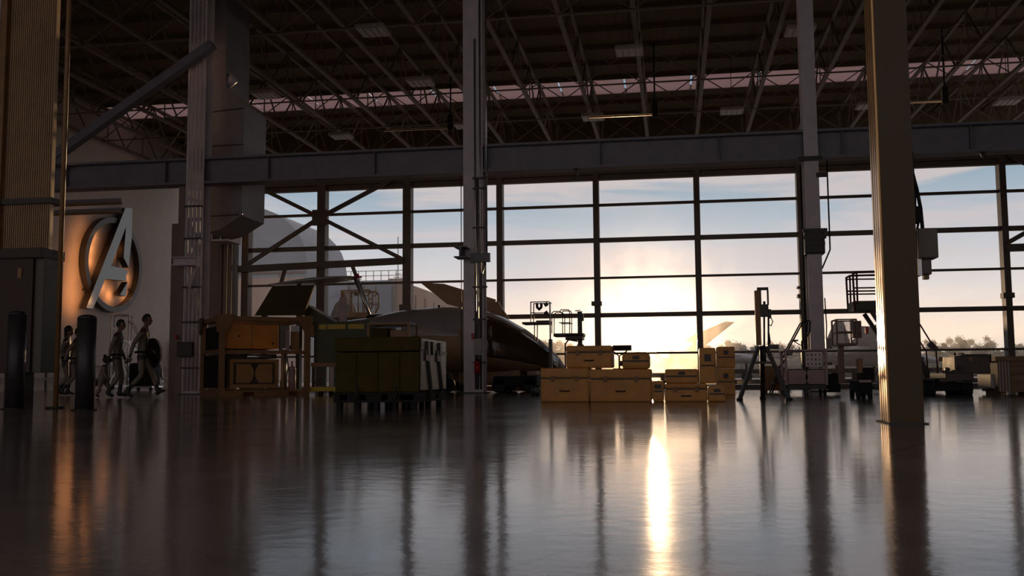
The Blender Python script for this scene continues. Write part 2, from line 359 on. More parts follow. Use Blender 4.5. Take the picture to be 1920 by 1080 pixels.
# right column
xr = at(1529, 600, YC).x
c = column(xr, 'grey steel column with clamps standing behind the mauve machine', .33)
for dx, zt in ((-.25, 5.4), (.37, 5.5)):
    MB().tube([(dx, -.15, zt), (dx, -.15, zc(1540, 455 if dx > 0 else 600)), (dx*1.0, -.15, zc(1540, 470 if dx > 0 else 620)), (.17 if dx > 0 else dx, -.15, zc(1540, 505 if dx > 0 else 700))], .018).obj('cable', M_cable, c)
MB().tube([(.2, -.2, zc(1540, 560)), (.22, -.2, zc(1540, 610)), (.2, -.22, zc(1540, 640))], .014).obj('flex_cable', M_cable, c)
z = zc(1528, 455)
for q, (a, b) in enumerate(((-.3, .1), (-.24, .2), (-.27, .16), (-.2, .2))):
    MB().bx(-.26+q*.02, .3-q*.03, -.32, -.22, z+.22-q*.16, z+.3-q*.16).obj('clamp_band', M_dark, c)
MB().bx(-.22, .24, -.3, .25, z-.3, z+.3, .03).obj('clamp_body', M_dark, c)
for y in (301, 332): MB().bx(-.3 if y < 310 else .1, .36 if y > 310 else .26, -.3, -.2, zc(1528, y)-.05, zc(1528, y)+.05).obj('pipe_strap', M_dark, c)
z = zc(1528, 645); MB().bx(.18, .32, -.3, -.15, z-.12, z+.12, .01).obj('junction_box', M_side, c)
# left column, doubled with a lattice of straps
xl = at(368, 560, YC).x
c = column(xl, 'broad pale steel column left of the generator frame', .5)
for k in range(4):
    MB().cyl((-.16+k*.11, -.26, .1), (-.16+k*.11, -.26, 11), .03, 10).obj('conduit', M_lilac, c)
MB().bx(-.48, -.3, -.15, .15, 0, 5.5).obj('side_post', M_wall2, c)
for y in (390, 450, 540, 605, 690): z = zc(368, y); MB().bx(-.24, .24, -.31, -.22, z-.02, z+.02).obj('pipe_strap', M_dark, c)
z = zc(368, 495)
MB().bx(-.42, .2, -.6, -.3, z-.1, z-.07).bx(-.42, .2, -.6, -.3, z+.1, z+.13).bx(-.42, .2, -.47, -.43, z-.07, z+.1).obj('corbel', M_lilac, c)
MB().bar((.0, -.4, z-.7), (.3, -.5, z-.12), .05).bar((.32, -.5, z-.15), (.32, -.5, z+.12), .1).obj('bracket', M_lilac, c)
z = zc(368, 632); MB().bx(-.42, -.36, -.32, -.24, z-.06, z+.06).obj('call_point', M_red, c)
z = zc(368, 655); MB().bx(-.3, .12, -.42, -.3, z-.2, z+.18, .02).obj('junction_box', M_dark, c)
# foreground column
pa = fl(1655, 795); pb = fl(1727, 796)
fc = thing('steel_column', 'big dark foreground steel column with sunlit ribs at right', 'column', ((pa.x+pb.x)/2+.012, 8.75, 0))
fw = .27
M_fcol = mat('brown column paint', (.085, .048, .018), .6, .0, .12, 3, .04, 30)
M_rib = mat('gold tinted rib steel', (.50, .30, .13), .32, .9, .08, 3)  # golden tone put into the steel to tint the sun glint orange
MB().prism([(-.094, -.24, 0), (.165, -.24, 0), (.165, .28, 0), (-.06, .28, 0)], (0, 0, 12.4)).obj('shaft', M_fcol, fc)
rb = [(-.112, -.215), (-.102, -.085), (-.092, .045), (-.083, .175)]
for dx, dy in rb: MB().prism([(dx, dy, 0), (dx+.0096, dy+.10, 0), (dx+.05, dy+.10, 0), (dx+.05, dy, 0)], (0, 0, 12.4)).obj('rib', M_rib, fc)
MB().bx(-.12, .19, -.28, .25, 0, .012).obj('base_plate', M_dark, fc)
o = fc.location
def Lf(x, y, Y=8.75): return at(x, y, Y)-o
j = thing('junction_box', 'dark electrical box with cable fixed to the foreground column', 'electrical box', at(1735, 480, 8.75))
oj = j.location; LJ = lambda x, y: at(x or 1735, y or 480, 8.75)-oj
a, b = LJ(1719, 518), LJ(1752, 430)
M_jb = mat('grey brown box paint', (.13, .105, .08), .5, 0, .12)
MB().bx(a.x, b.x, -.1, .1, LJ(0, 486).z, b.z, .008).obj('box', M_jb, j)
MB().bx(a.x, a.x+.03, -.06, .06, a.z, b.z).obj('mounting_plate', M_alu, j)
MB().bx(LJ(1724, 0).x, LJ(1743, 0).x, -.06, .06, LJ(0, 516).z, LJ(0, 487).z, .012).obj('socket', M_jb, j)
MB().bx(LJ(1729, 0).x, LJ(1739, 0).x, -.03, .03, LJ(0, 524).z, LJ(0, 515).z).obj('plug', M_brown, j)
MB().bx(LJ(1706, 0).x-.02, LJ(1728, 0).x, -.07, .07, LJ(0, 418).z, LJ(0, 388).z, .01).obj('switch_box', M_black, j)
MB().tube([LJ(1709, 285), LJ(1711, 325), LJ(1719, 355), LJ(1726, 390), LJ(1730, 432)], .016).obj('cable', M_cable, j)
MB().tube([LJ(1716, 388), LJ(1716, 350), LJ(1710, 320)], .01).obj('thin_cable', M_cable, j)
MB().tube([LJ(1722, 418), LJ(1720, 428), LJ(1726, 434)], .01).obj('loop_cable', M_cable, j)
MB().bx(LJ(1706, 0).x-.03, LJ(1713, 0).x, -.04, .04, LJ(0, 300).z, LJ(0, 288).z).obj('cable_clip', M_black, j)
# ------------------------------------------------------------------ duct and vent by the left column
Yd = 25.1
d = thing('air_duct', 'tall boxed grey air duct rising behind the girder at left', 'duct', at(425, 440, Yd))
LD = lambda x, y: at(x, y, Yd)-d.location
top = [(397, 92), (402, 148), (428, 160), (460, 192)]
MB().prism([LD(401, -150), LD(427, -150), LD(424, 166), LD(458, 196), LD(453, 404), LD(412, 430), LD(388, 436), LD(392, 300)], (0, 1.5, 0)).obj('body', M_steel, d)
for p, q in (((396, 210), (458, 203)), ((394, 274), (457, 271)), ((389, 406), (453, 402))):
    MB().bar(LD(*p)-Vector((0, .01, 0)), LD(*q)-Vector((0, .01, 0)), .03, .025).obj('seam', M_dark, d)
MB().cyl(LD(421, 152)+Vector((0, .2, 0)), LD(434, 142)+Vector((0, .2, 0)), .14, 16).obj('elbow', M_lilac, d)
MB().cyl(LD(452, 403)+Vector((0, -.02, 0)), LD(452, 398)+Vector((0, -.02, 0)), .05, 10).obj('knob', M_alu, d)
v = thing('vent_box', 'small square vent box under the air duct', 'vent', (at(400, 455, 27).x, 27.6, at(400, 455, 27.6).z))
MB().bx(-.22, .32, -.3, .6, 0, .4, .01).obj('housing', M_lilac, v)
MB().bx(-.17, .06, -.32, -.29, .06, .34).obj('grille', M_dark, v)
MB().bx(.11, .27, -.32, -.29, .06, .34).obj('outlet', M_black, v)
for k, x in enumerate((413, 422, 431)):
    p = at(x, 500, 28.1); tag(MB().cyl((0, 0, 0), (0, 0, 4.9), .055, 12).obj('wall_pipe', M_wall2, None, (p.x, 28.12, 0)),
        ['leftmost of three vertical pipes on the brown panel wall', 'middle of three vertical pipes on the brown panel wall', 'rightmost of three vertical pipes on the brown panel wall'][k], 'pipe', 'pipes on the panel wall')
# door tracks left of the left column
for k, (y0, y1) in enumerate(((372, 382), (390, 399))):
    z0 = at(225, y1, YC).z; z1 = at(225, y0, YC).z
    t = thing('door_track', ['upper steel door track under the girder at left', 'lower steel door track just above the letter A emblem'][k], 'track', (-19, YC, z0))
    MB().bx(-5.2, 4.35, -.05, .05, .05, z1-z0).obj('rail', M_steel, t); MB().bx(-5.2, 4.35, -.1, .1, 0, .05).obj('flange', M_brown, t)
# knee brace at upper left
p, q = at(105, 292, YC-.55), at(322, 138, YC-.55)
qq = p+(q-p)*1.35
kb = thing('knee_brace', 'long diagonal grey brace rising beside the left column', 'brace', p)
MB().bar((0, 0, 0), qq-p, .26, .22).obj('bar', M_steel, kb); MB().bx(-.2, .2, -.06, .06, -.25, .2).obj('end_plate', M_steel, kb)
# ------------------------------------------------------------------ roof trusses, bridging, high-bay lamps
def truss_meshes():
    y0, y1 = -5.5, 45.8
    t = thing('roof_truss', 'slender steel lattice truss running back under the dark hangar roof', 'truss', (-24, 0, ZB), group='parallel roof trusses')
    MB().bx(-.07, .07, y0, y1, 0, .1).obj('bottom_chord', M_truss, t)
    MB().bx(-.06, .06, y0, y1, ZT-ZB-.1, ZT-ZB).obj('top_chord', M_truss, t)
    w = MB(); n = 18; s = (y1-y0)/n
    for k in range(n):
        a = y0+k*s; w.bar((0, a, .05), (0, a+s/2, ZT-ZB-.05), .05); w.bar((0, a+s/2, ZT-ZB-.05), (0, a+s, .05), .05)
        w.bar((0, a+s/2, .05), (0, a+s/2, ZT-ZB-.05), .035)
    w.obj('web_members', M_truss, t)
    return t
t0 = truss_meshes()
TX = [-24+2.1*k for k in range(20)]
for x in TX[1:]: dup(t0, (x, 0, ZB))
b0 = thing('bridging_rod', 'thin bridging line tying the roof trusses together crosswise', 'bridging', (0, 20, ZB-.03), group='bridging between roof trusses')
MB().bx(-24, 15.9, -.025, .025, 0, .05).obj('rod', M_truss, b0)
w = MB()
for x, x2 in zip(TX, TX[1:]): w.bar((x, 0, .05), (x2, 0, ZT-ZB), .035); w.bar((x, 0, ZT-ZB), (x2, 0, .05), .035)
w.obj('brace_rods', M_truss, b0)
for y in (27, 34, 38.2, 43): dup(b0, (0, y, ZB-.03))
LAMPS = [(788, 156), (498, 180), (640, 257), (872, 237), (1112, 222), (1372, 210), (1628, 200), (1889, 192), (1180, 98), (700, 60), (1500, 60)]
NM = ['near the top beside the skylight strip', 'above the air duct end', 'left of the middle column', 'just left of the middle column', 'two window bays right of the middle column',
      'left of the right column', 'just left of the foreground column', 'near the right edge', 'high up above the middle bays', 'high up at the left', 'high up at the right']
M_lens = mat('dull lamp lens', (.42, .38, .37), .4, 0, .08)
l0 = None
for (x, y), nm in zip(LAMPS, NM):
    p = fl(x, y, ZB-.35); lb = 'unlit square high bay lamp '+nm
    if l0 is None:
        l0 = thing('high_bay_lamp', lb, 'lamp', p)
        MB().bx(-.42, .42, -.42, .42, .0, .12, .02).obj('housing', M_side, l0)
        for k in range(4): MB().bx(-.36+k*.19, -.22+k*.19, -.36, .36, -.02, 0).obj('lens', M_lens, l0)
        MB().cyl((0, 0, .12), (0, 0, ZR-ZB+.3), .012).obj('hanger', M_dark, l0)
    else: dup(l0, p, None, lb)
SP = [(845, 240), (1228, 215), (1772, 190)]
for k, (x, y) in enumerate(SP):
    p = fl(x, y, ZB-.9); e = thing('hanging_heater', ['black hanging unit with two rods left of the middle column', 'black hanging unit with two rods above the central bays', 'black hanging unit with two rods above the right bays'][k], 'hanging unit', p)
    MB().cyl((0, 0, 0), (0, 0, ZR-ZB+.85), .03).bx(-.1, .1, -.1, .1, -.1, .5, .02).obj('body', M_black, e)
    MB().bar((0, 0, 0), (-2.3, -1.0, -.25), .05).obj('lower_rod', mat('shiny rod', (.6, .38, .2), .25, .9), e)
    MB().bar((0, 0, .05), (-2.6, 1.0, .35), .035).obj('upper_rod', M_truss, e)
# ================================================================== EMBLEM on the side wall
XE = XL+.42
Ce = atx(208.6, 496.6, XE)
em = thing('emblem_sign', 'large grey letter A in a ring standing off the pale side wall', 'sign', (XL, Ce.y, Ce.z))
def LE(u, v, X=XE): p = atx(130+u/4.906, 380+v/4.906, X); return p-Vector((XL, Ce.y, Ce.z))
M_emf = mat('emblem face metal', (.40, .44, .46), .45, .2, .06); M_emr = mat('emblem ring metal', (.055, .05, .045), .45, .3, .08)
A = [(515, 50), (580, 50), (574, 340), (545, 597), (500, 505), (522, 220), (385, 582), (490, 607), (540, 630), (522, 680), (530, 722), (333, 700), (218, 978), (155, 968)]
M_emd = mat('emblem shaded returns', (.035, .028, .022), .5, 0, .1)
for nm_, out_ in (('letter', A), ('letter_foot', [(537, 727), (518, 862), (465, 850)])):
    o_ = MB().prism([LE(*p) for p in out_], (-.30, 0, 0)).obj(nm_, [M_emf, M_emd], em)
    for p_ in o_.data.polygons: p_.material_index = 0 if abs(p_.normal.x) > .7 else 1  # side faces painted dark to stand for their shade
rt, rbm = LE(386, 135, XL+.2), LE(386, 1008, XL+.2)
rl, rr = LE(120, 572, XL+.2), LE(652, 572, XL+.2)
cz = (rt.z+rbm.z)/2; cyy = (rl.y+rr.y)/2; rz = (rt.z-rbm.z)/2; ry = (rr.y-rl.y)/2
kk = .885
MB().ring((.05, cyy, cz), 1, kk, ((0, ry, 0), (0, 0, rz)), (.26, 0, 0), 72).obj('ring', M_emr, em)
for k, (u, v) in enumerate([(330, 160), (250, 900), (140, 800), (300, 500), (560, 800)]):
    p = LE(u, v, XL+.1); MB().cyl((0, p.y, p.z), (.14, p.y, p.z), .04).obj('standoff', M_dark, em)
LPOS = [(150, 215, 3), (95, 300, 3), (105, 420, 3.5), (60, 480, 3), (95, 560, 3.5), (40, 640, 4), (90, 700, 4.5), (30, 780, 5), (80, 840, 5), (20, 920, 4), (70, 980, 4), (140, 900, 4), (250, 300, 8), (230, 420, 8), (215, 540, 8), (330, 760, 8), (400, 850, 8), (440, 420, 6), (560, 700, 5), (540, 860, 5)]
for k, (u, v, e) in enumerate(LPOS):
    p = LE(u, v, XL+.2); l = bpy.data.lights.new('emblem_light', 'SPOT'); l.energy = e*1.7; l.color = (1, .40, .13); l.shadow_soft_size = .2; l.spot_size = R_(165); l.spot_blend = 1
    lo = bpy.data.objects.new('emblem_light', l); col.objects.link(lo); lo.parent = em; lo.location = (.62 if k < 12 else .36, p.y, p.z); lo.rotation_euler = (0, R_(90), 0)
# rail and shelf along the side wall
gr = thing('guard_rail', 'low dark guard rail along the foot of the pale side wall', 'rail', (XL+.6, 40, 0))
for z in (.45, .95): MB().bx(-.03, .03, -11, 10, z-.05, z+.05).obj('rail', M_dsteel, gr)
for k in range(8): MB().bx(-.04, .04, -11+k*2.9, -10.9+k*2.9, 0, 1).obj('post', M_dsteel, gr)
# ================================================================== LEFT FOREGROUND: ribbed curtain, cabinet, bollards
Yl = 15.6
rc = thing('ribbed_panel', 'tall ribbed pale panel hanging above the dark cabinet at far left', 'panel', at(55, 470, Yl))
LR = lambda x, y: at(x, y, Yl)-rc.location
x0, x1 = LR(14, 300).x, LR(101, 300).x; zt = 12.3-rc.location.z
M_rib2 = mat('ribbed sheet', (.62, .43, .25), .5, .2, .1, 2)
m = MB(); n = 22
sec = []
for k in range(n*4+1):
    x = x0+(x1-x0)*k/(n*4); sec.append((x, .06*(1 if k % 4 in (1, 2) else -1)))
for (xa, ya), (xb, yb) in zip(sec, sec[1:]):
    m.prism([(xa, ya, -.1), (xb, yb, -.1), (xb, yb+.012, -.1), (xa, ya+.012, -.1)], (0, 0, zt+.1))
m.obj('sheet', M_rib2, rc)
MB().bx(x0-.1, x1+.05, -.12, .16, LR(50, 384).z, LR(50, 378).z+.04).obj('cross_rail', M_dark, rc)
MB().bx(x0-.14, x0-.01, -.15, .15, -.5, zt).obj('edge_post', M_brown, rc)
MB().bx(x0-.16, x0-.13, -.17, .17, -.5, zt).obj('edge_strip', M_lilac, rc)
MB().bx(x0-1.2, x0-.16, .1, .16, .5, zt).obj('side_sheet', M_wall, rc)
lp = fl(104, 766)
t = thing('thin_pole', 'thin brown pole standing between cabinet and bollard, reaching to the roof', 'pole', lp)
MB().cyl((0, 0, 0), (0, 0, ZB), .035, 12).obj('pole', M_brown, t); MB().cyl((0, 0, 0), (0, 0, .03), .14, 16).obj('foot_plate', M_dark, t)
z = at(104, 500, lp.y).z; MB().bx(-.25, 0, -.02, .02, z-.02, z+.02).obj('bracket', M_dark, t)
cb = thing('cabinet', 'large dark red brown cabinet on a single pedestal at far left', 'cabinet', fl(53, 761))
Yk = cb.location.y
LC = lambda x, y: at(x, y, Yk)-cb.location
M_cab = mat('dark red brown cabinet paint', (.05, .022, .017), .55, 0, .15, 3); M_cabs = mat('green grey cabinet side', (.10, .09, .07), .5, 0, .1)
a, b = LC(-75, 700), LC(82, 471)
MB().bx(a.x, b.x, -.25, .3, a.z, b.z, .01).obj('body', M_cab, cb)
MB().bx(b.x, LC(94, 600).x, -.2, .3, a.z, b.z-.04, .008).obj('side_panel', M_cabs, cb)
MB().bx(a.x, LC(95, 600).x, -.3, .32, b.z-.14, b.z+.02, .01).obj('top_rim', M_cab, cb)
MB().bx(LC(43, 0).x, LC(64, 0).x, -.1, .35, 0, a.z).obj('pedestal', M_cab, cb)
for x in (8, 57): p = LC(x, 514); MB().bx(p.x-.035, p.x+.035, -.27, -.25, p.z-.09, p.z+.07).obj('latch', M_brown, cb)
M_bol = mat('dark bollard paint', (.035, .032, .03), .45, 0, .15)
for (x, y, yt, w_, lb) in ((18, 766, 583, 32, 'dark round bollard at the far left in front of the cabinet'), (150, 768, 590, 32, 'dark round bollard in front of the two walkers half hidden behind it')):
    p = fl(x, y+2); p.y += .1; r = w_/2/129
    b = thing('bollard', lb, 'bollard', p, group='bollards'); zt = at(x, yt, p.y).z
    MB().cyl((0, 0, 0), (0, 0, zt-.05), r, 28).ball((0, 0, zt-.05), (r, r, .05), 8, 28).obj('post', M_bol, b)
    MB().cyl((0, 0, 0), (0, 0, .02), r+.05, 28).obj('base_plate', M_dark, b)
# ================================================================== ROLLING STAIRS
st = thing('rolling_stairs', 'white metal rolling stairs standing against the pale side wall', 'stairs', (-22.6, 38.6, 0), R_(22))
ps = st.location
hs = 3.1
for sy in (-.45, .45):
    MB().tube([(-.75, sy, 0.12), (-.75, sy, hs), (-.05, sy, hs), (-.05, sy, .12)], .028).obj('upright', M_alu, st)
    MB().bar((-.05, sy, hs-1.1), (1.25, sy, .2), .05, .12).obj('stringer', M_alu, st)
    MB().tube([(-.05, sy, hs-.25), (1.2, sy, .95), (1.25, sy, .2)], .022).obj('handrail', M_alu, st)
    MB().bx(-.8, 1.3, sy-.03, sy+.03, .1, .16).obj('base_rail', M_alu, st)
    for x in (-.75, 1.2): MB().cyl((x, sy-.03, .07), (x, sy+.03, .07), .07, 14).obj('caster', M_rubber, st)
for k in range(8):
    t_ = (k+.5)/8; MB().bx(-.05+1.3*t_-.12, -.05+1.3*t_+.12, -.44, .44, (hs-1.1)*(1-t_)+.2*t_-.02, (hs-1.1)*(1-t_)+.2*t_+.02).obj('tread', M_alu, st)
MB().bx(-.77, 0, -.45, .45, hs-1.12, hs-1.07).obj('platform', M_alu, st)
for z in (hs-.55, hs): MB().cyl((-.75, -.45, z), (-.75, .45, z), .022).obj('end_rail', M_alu, st)
MB().bar((-.75, -.45, .2), (-.05, -.45, hs-1.2), .03).bar((-.05, .45, .2), (-.75, .45, hs-1.2), .03).obj('cross_bracing', M_alu, st)
# wheeled covered trolley behind the walkers
tr = thing('covered_trolley', 'low trolley under a black cover behind the walking group', 'trolley', (-19.0, 33.5, 0))
MB().bx(-.5, .42, -.35, .35, .16, 1.0, .12).obj('cover', M_black, tr); MB().bx(-.55, .47, -.38, .38, .1, .16).obj('deck', M_alu, tr)
for x in (-.45, .37):
    for y in (-.3, .3): MB().cyl((x, y-.03, .06), (x, y+.03, .06), .06, 12).obj('wheel', M_rubber, tr)
cabn = thing('wall_cabinet', 'pale upright cabinet by the side wall behind the rolling stairs', 'cabinet', (XL+.5, 46.2, 0))
MB().bx(-.4, .5, -.6, .6, 0, 2.3, .02).obj('body', M_wall, cabn); MB().bx(.5, .53, -.02, .02, .2, 2.2).obj('door_gap', M_dark, cabn)
MB().bx(-.45, .55, -.66, .66, 2.3, 2.4).obj('top', M_lilac, cabn)
# ================================================================== PEOPLE
M_skin = mat('skin', (.30, .16, .10), .55, 0, .06); M_hair = mat('dark hair', (.018, .012, .008), .6, 0, .2)
M_suit = mat('grey bodysuit', (.25, .20, .15), .6, 0, .12, 8); M_suitd = mat('dark suit panels', (.045, .035, .035), .55, 0, .1); M_boot = mat('dark boots', (.025, .022, .02), .5)
M_suitr = mat('dull red trim', (.16, .03, .025), .5)
M_sock = mat('suit grey white', (.30, .25, .20), .6, 0, .1)
def skin_mesh(chains, name):
    """chains: list of (points, radii, links) joined into one skinned surface each"""
    vs = []; es = []; rad = []; roots = []
    for pts, rs, links in chains:
        b = len(vs); roots.append(b); vs += [Vector(p) for p in pts]; rad += rs; es += [(b+i, b+j) for i, j in links]
    me = bpy.data.meshes.new(name); me.from_pydata(vs, es, []); o = bpy.data.objects.new(name, me); col.objects.link(o)
    md = o.modifiers.new('s', 'SKIN'); md.use_smooth_shade = True
    o.modifiers.new('u', 'SUBSURF').levels = 1
    for i, sv in enumerate(me.skin_vertices[0].data):
        sv.radius = rad[i] if isinstance(rad[i], tuple) else (rad[i], rad[i]); sv.use_root = i in roots
    bpy.context.view_layer.update()
    ev = o.evaluated_get(bpy.context.evaluated_depsgraph_get()); m2 = bpy.data.meshes.new_from_object(ev)
    bpy.data.objects.remove(o); bpy.data.meshes.remove(me); return m2
def chain(*p): return [(i, i+1) for i in range(len(p)-1)]
def head_fn(p, n):
    q = p.copy()
    lo = max(0, -n.z)
    q.y *= 1-.30*lo; q.x *= 1-.12*lo
    if n.x > .2: q.x += .004*math.exp(-((n.z-.35)/.18)**2)                 # brow
    if n.x > .6 and abs(n.y) < .3: q.x += .022*math.exp(-((n.z+.12)/.16)**2)*(1-abs(n.y)/.3)   # nose
    if n.x > .5: q.x += .010*math.exp(-((n.z+.72)/.16)**2)                 # chin
    if n.x > .6 and .2 < abs(n.y) < .55: q.x -= .007*math.exp(-((n.z-.12)/.13)**2)   # eye hollows
    return q
def person(label, loc, rz, s, pose, hair='short', look=0.0, beltm=None, suit=None):
    t = thing('person', label, 'person', loc, rz, 'walking people in matching suits')
    V = lambda x, y, z: (x*s, y*s, z*s)
    P = pose
    lean = P.get('lean', .03)
    body = []; rad = []; ln = []
    def add(p, r, par=None):
        body.append(V(*p)); rad.append((r[0]*s, r[1]*s) if isinstance(r, tuple) else r*s)
        if par is not None: ln.append((par, len(body)-1))
        return len(body)-1
    pel = add((0, 0, .96), (.145, .115)); ab = add((lean*.3, 0, 1.10), (.135, .105), pel); ch = add((lean*.7, 0, 1.28), (.165, .12), ab)
    up = add((lean, 0, 1.42), (.15, .10), ch); nk = add((lean+.02, 0, 1.52), .058, up); hd = add((lean+.035, 0, 1.60), .055, nk)
    hands = []
    for sd in (-1, 1):
        a = P['armR' if sd < 0 else 'armL']
        sh = add((lean, sd*.19, 1.43), .068, up); el = add(a[0], .046, sh); wr = add(a[1], .032, el)
        d = (Vector(a[1])-Vector(a[0])).normalized(); pm = Vector(a[1])+d*.06
        add(tuple(pm), (.030, .042), wr); hands.append((sd, pm, d))
        l = P['legR' if sd < 0 else 'legL']
        hp = add((.0, sd*.095, .90), .098, pel); th = add(tuple(Vector((.0, sd*.095, .9)).lerp(Vector(l[0]), .45)), .083, hp)
        kn = add(l[0], .060, th); cf = add(tuple(Vector(l[0]).lerp(Vector(l[1]), .35)), .058, kn); an = add(l[1], .041, cf)
        hl = Vector(l[1])+(Vector(l[1])-Vector(l[2])).normalized()*.05
        add((hl.x, hl.y, max(.035, hl.z-.05)), .036, an); ball = add(tuple(Vector(l[1]).lerp(Vector(l[2]), .6)), (.046, .034), an); add(l[2], (.040, .024), ball)
    chains = [(body, rad, ln)]
    for sd, pm, d in hands:                                   # four fingers and a thumb, bent
        fw = Vector((1, 0, 0)); side = d.cross(Vector((0, 1, 0))).normalized()
        curl = Vector((0, -sd*1.0, 0))
        for k, (off, ln_) in enumerate(((-.028, .066), (-.010, .078), (.010, .074), (.027, .060))):
            a = pm+side*off; b = a+d*(.03+ln_*.45); c_ = b+(d*.75+curl*.5)*ln_*.35; e_ = c_+(d*.3+curl*.8)*ln_*.3
            q = [V(*x) for x in (a, b, c_, e_)]; chains.append((q, [.0095*s, .009*s, .0085*s, .007*s], chain(*q)))
        a = pm-d*.02+side*.02; b = a+side*.035+d*.02+curl*.01; c_ = b+d*.03+side*.008+curl*.015
        q = [V(*x) for x in (a, b, c_)]; chains.append((q, [.011*s, .010*s, .008*s], chain(*q)))
    me = skin_mesh(chains, 'body')
    bm = bmesh.new(); bm.from_mesh(me)
    for f in bm.faces:
        c_ = f.calc_center_median()/s; f.smooth = True
        handy = any((c_-pm).length < .13 and (c_-pm).dot(d) > -.06 for sd, pm, d in hands)
        mi = 0
        if c_.z > 1.555: mi = 2
        elif handy: mi = 1
        elif c_.z > .9 and abs(c_.y) < .075 and c_.z < 1.45: mi = 1
        elif 1.40 < c_.z < 1.5 and abs(c_.y) > .12: mi = 3 if c_.x > lean else 1
        elif .86 < c_.z < .95: mi = 1
        elif c_.z < .30 and min(abs(c_.x-P['legR'][1][0]), abs(c_.x-P['legL'][1][0])) < .25 : mi = 4
        f.material_index = mi
    hc = Vector(V(lean+.055, 0, 1.675))
    mb = MB(); mb.bm.free(); mb.bm = bm
    rot = Matrix.Rotation(look, 3, 'Z')
    mb.ball(hc, (.098*s, .078*s, .125*s), 18, 24, lambda p, n: rot @ (head_fn(p/s, n)*s), mi=2)
    for sd in (-1, 1):
        mb.ball(hc+rot @ Vector((-.012*s, sd*.078*s, -.005*s)), (.018*s, .010*s, .032*s), 6, 8, mi=2)
        mb.ball(hc+rot @ Vector((.079*s, sd*.032*s, .018*s)), (.012*s, .014*s, .009*s), 6, 8, mi=1)
    mb.ball(hc+rot @ Vector((.088*s, 0, -.06*s)), (.012*s, .026*s, .008*s), 6, 8, mi=3)
    ob = mb.obj('body', [suit or M_suit, M_suitd, M_skin, M_suitr, M_boot], t)
    def hair_fn(p, n):
        if n.x > .35 and n.z < .55: return p*.86
        if n.z < -.35: return p*.84
        return p*(1.06+.02*math.sin(n.x*19+n.y*13))
    if hair == 'short': MB().ball(hc+Vector((-.008*s, 0, .012*s)), (.1*s, .083*s, .127*s), 16, 22, lambda p, n: rot @ hair_fn(p, n)).obj('hair', M_hair, t)
    elif hair == 'bald': pass
    else: MB().ball(hc+Vector((-.03*s, 0, .03*s)), (.105*s, .095*s, .12*s), 14, 20, lambda p, n: rot @ hair_fn(p, n)).ball(hc+Vector((-.085*s, 0, -.07*s)), (.05*s, .08*s, .14*s)).obj('hair', M_hair, t)
    MB().ring((0, 0, .965*s), .152*s, .125*s, ((1, 0, 0), (0, 1.12, 0)), (0, 0, .05*s), 24).obj('belt', M_black, t)
    return t
STRIDE = dict(legL=((.20, .10, .53), (.34, .10, .13), (.50, .10, .17)), legR=((.02, -.10, .50), (-.30, -.10, .13), (-.13, -.10, .035)),
              armR=((-.13, -.27, 1.16), (-.19, -.27, .91)), armL=((.06, .27, 1.15), (.22, .25, .98)), lean=.04)
STEP = dict(legL=((.10, .10, .50), (.06, .10, .09), (.23, .10, .035)), legR=((.06, -.10, .50), (-.16, -.10, .12), (-.01, -.10, .035)),
            armR=((-.08, -.27, 1.15), (-.12, -.28, .90)), armL=((.02, .27, 1.16), (.12, .27, .92)), lean=.02)
def place(x, y): return fl(x, y)
p1 = place(264, 747)
person('person in a grey suit striding ahead at right, round shield on the far arm', p1, R_(20), 1.0, STRIDE, 'short', -.1)
p2 = place(217, 746)
person('person in a grey suit walking second, just behind the shield carrier', p2, R_(20), .965, STEP, 'short', -.25)
p3 = fl(121, 742)
person('person in a grey suit walking behind the thin pole, long hair', p3, R_(24), .99, STEP, 'long', .3)
p4 = fl(137, 742.5)
person('person in a grey suit half hidden behind the right bollard', p4, R_(24), .95, STRIDE, 'short', 0)
p5 = fl(36, 740)
person('person of whom only the legs show under the cabinet at far left', p5, R_(24), .97, STEP, 'short', 0)
# the shield hangs on the front walker's far forearm
u20 = Matrix.Rotation(R_(20), 3, 'Z')
ps_ = p1+u20 @ Vector((.30, .30, 1.0)); hx = at(287, 662, ps_.y); ps_.x = hx.x; ps_.z = hx.z
sh = thing('round_shield', 'dark round shield carried on the front walker\'s far arm', 'shield', ps_, R_(-8))
prof = [(0, .075), (.10, .072), (.2, .055), (.28, .025), (.325, -.01)]
m = MB(); rows = []
for back in (0, 1):
    for r, h in prof: rows.append([m.bm.verts.new((h-.012*back, r*math.cos(2*math.pi*k/40)+0, r*math.sin(2*math.pi*k/40))) for k in range(40)] if r else [m.bm.verts.new((h-.012*back, 0, 0))])
def fan(a, b, flip):
    for k in range(40):
        q = (a[0], b[k], b[(k+1) % 40]) if len(a) == 1 else (a[k], b[k], b[(k+1) % 40], a[(k+1) % 40])
        f = m.bm.faces.new(q); f.smooth = True
for i in range(4): fan(rows[i], rows[i+1], 0); fan(rows[5+i], rows[6+i], 1)
fan(rows[4], rows[9], 0)
m.obj('disc', mat('dark shield paint', (.06, .022, .02), .35, .5, .1), sh)
MB().ring((-.022, 0, 0), .328, .27, ((0, 1, 0), (0, 0, 1)), (.02, 0, 0), 40).obj('rim', mat('red shield rim', (.20, .025, .02), .4, .3), sh)
MB().tube([(-.02, -.05, .12), (-.09, -.05, .0), (-.02, -.05, -.12)], .012, 6).obj('arm_strap', M_strap, sh)
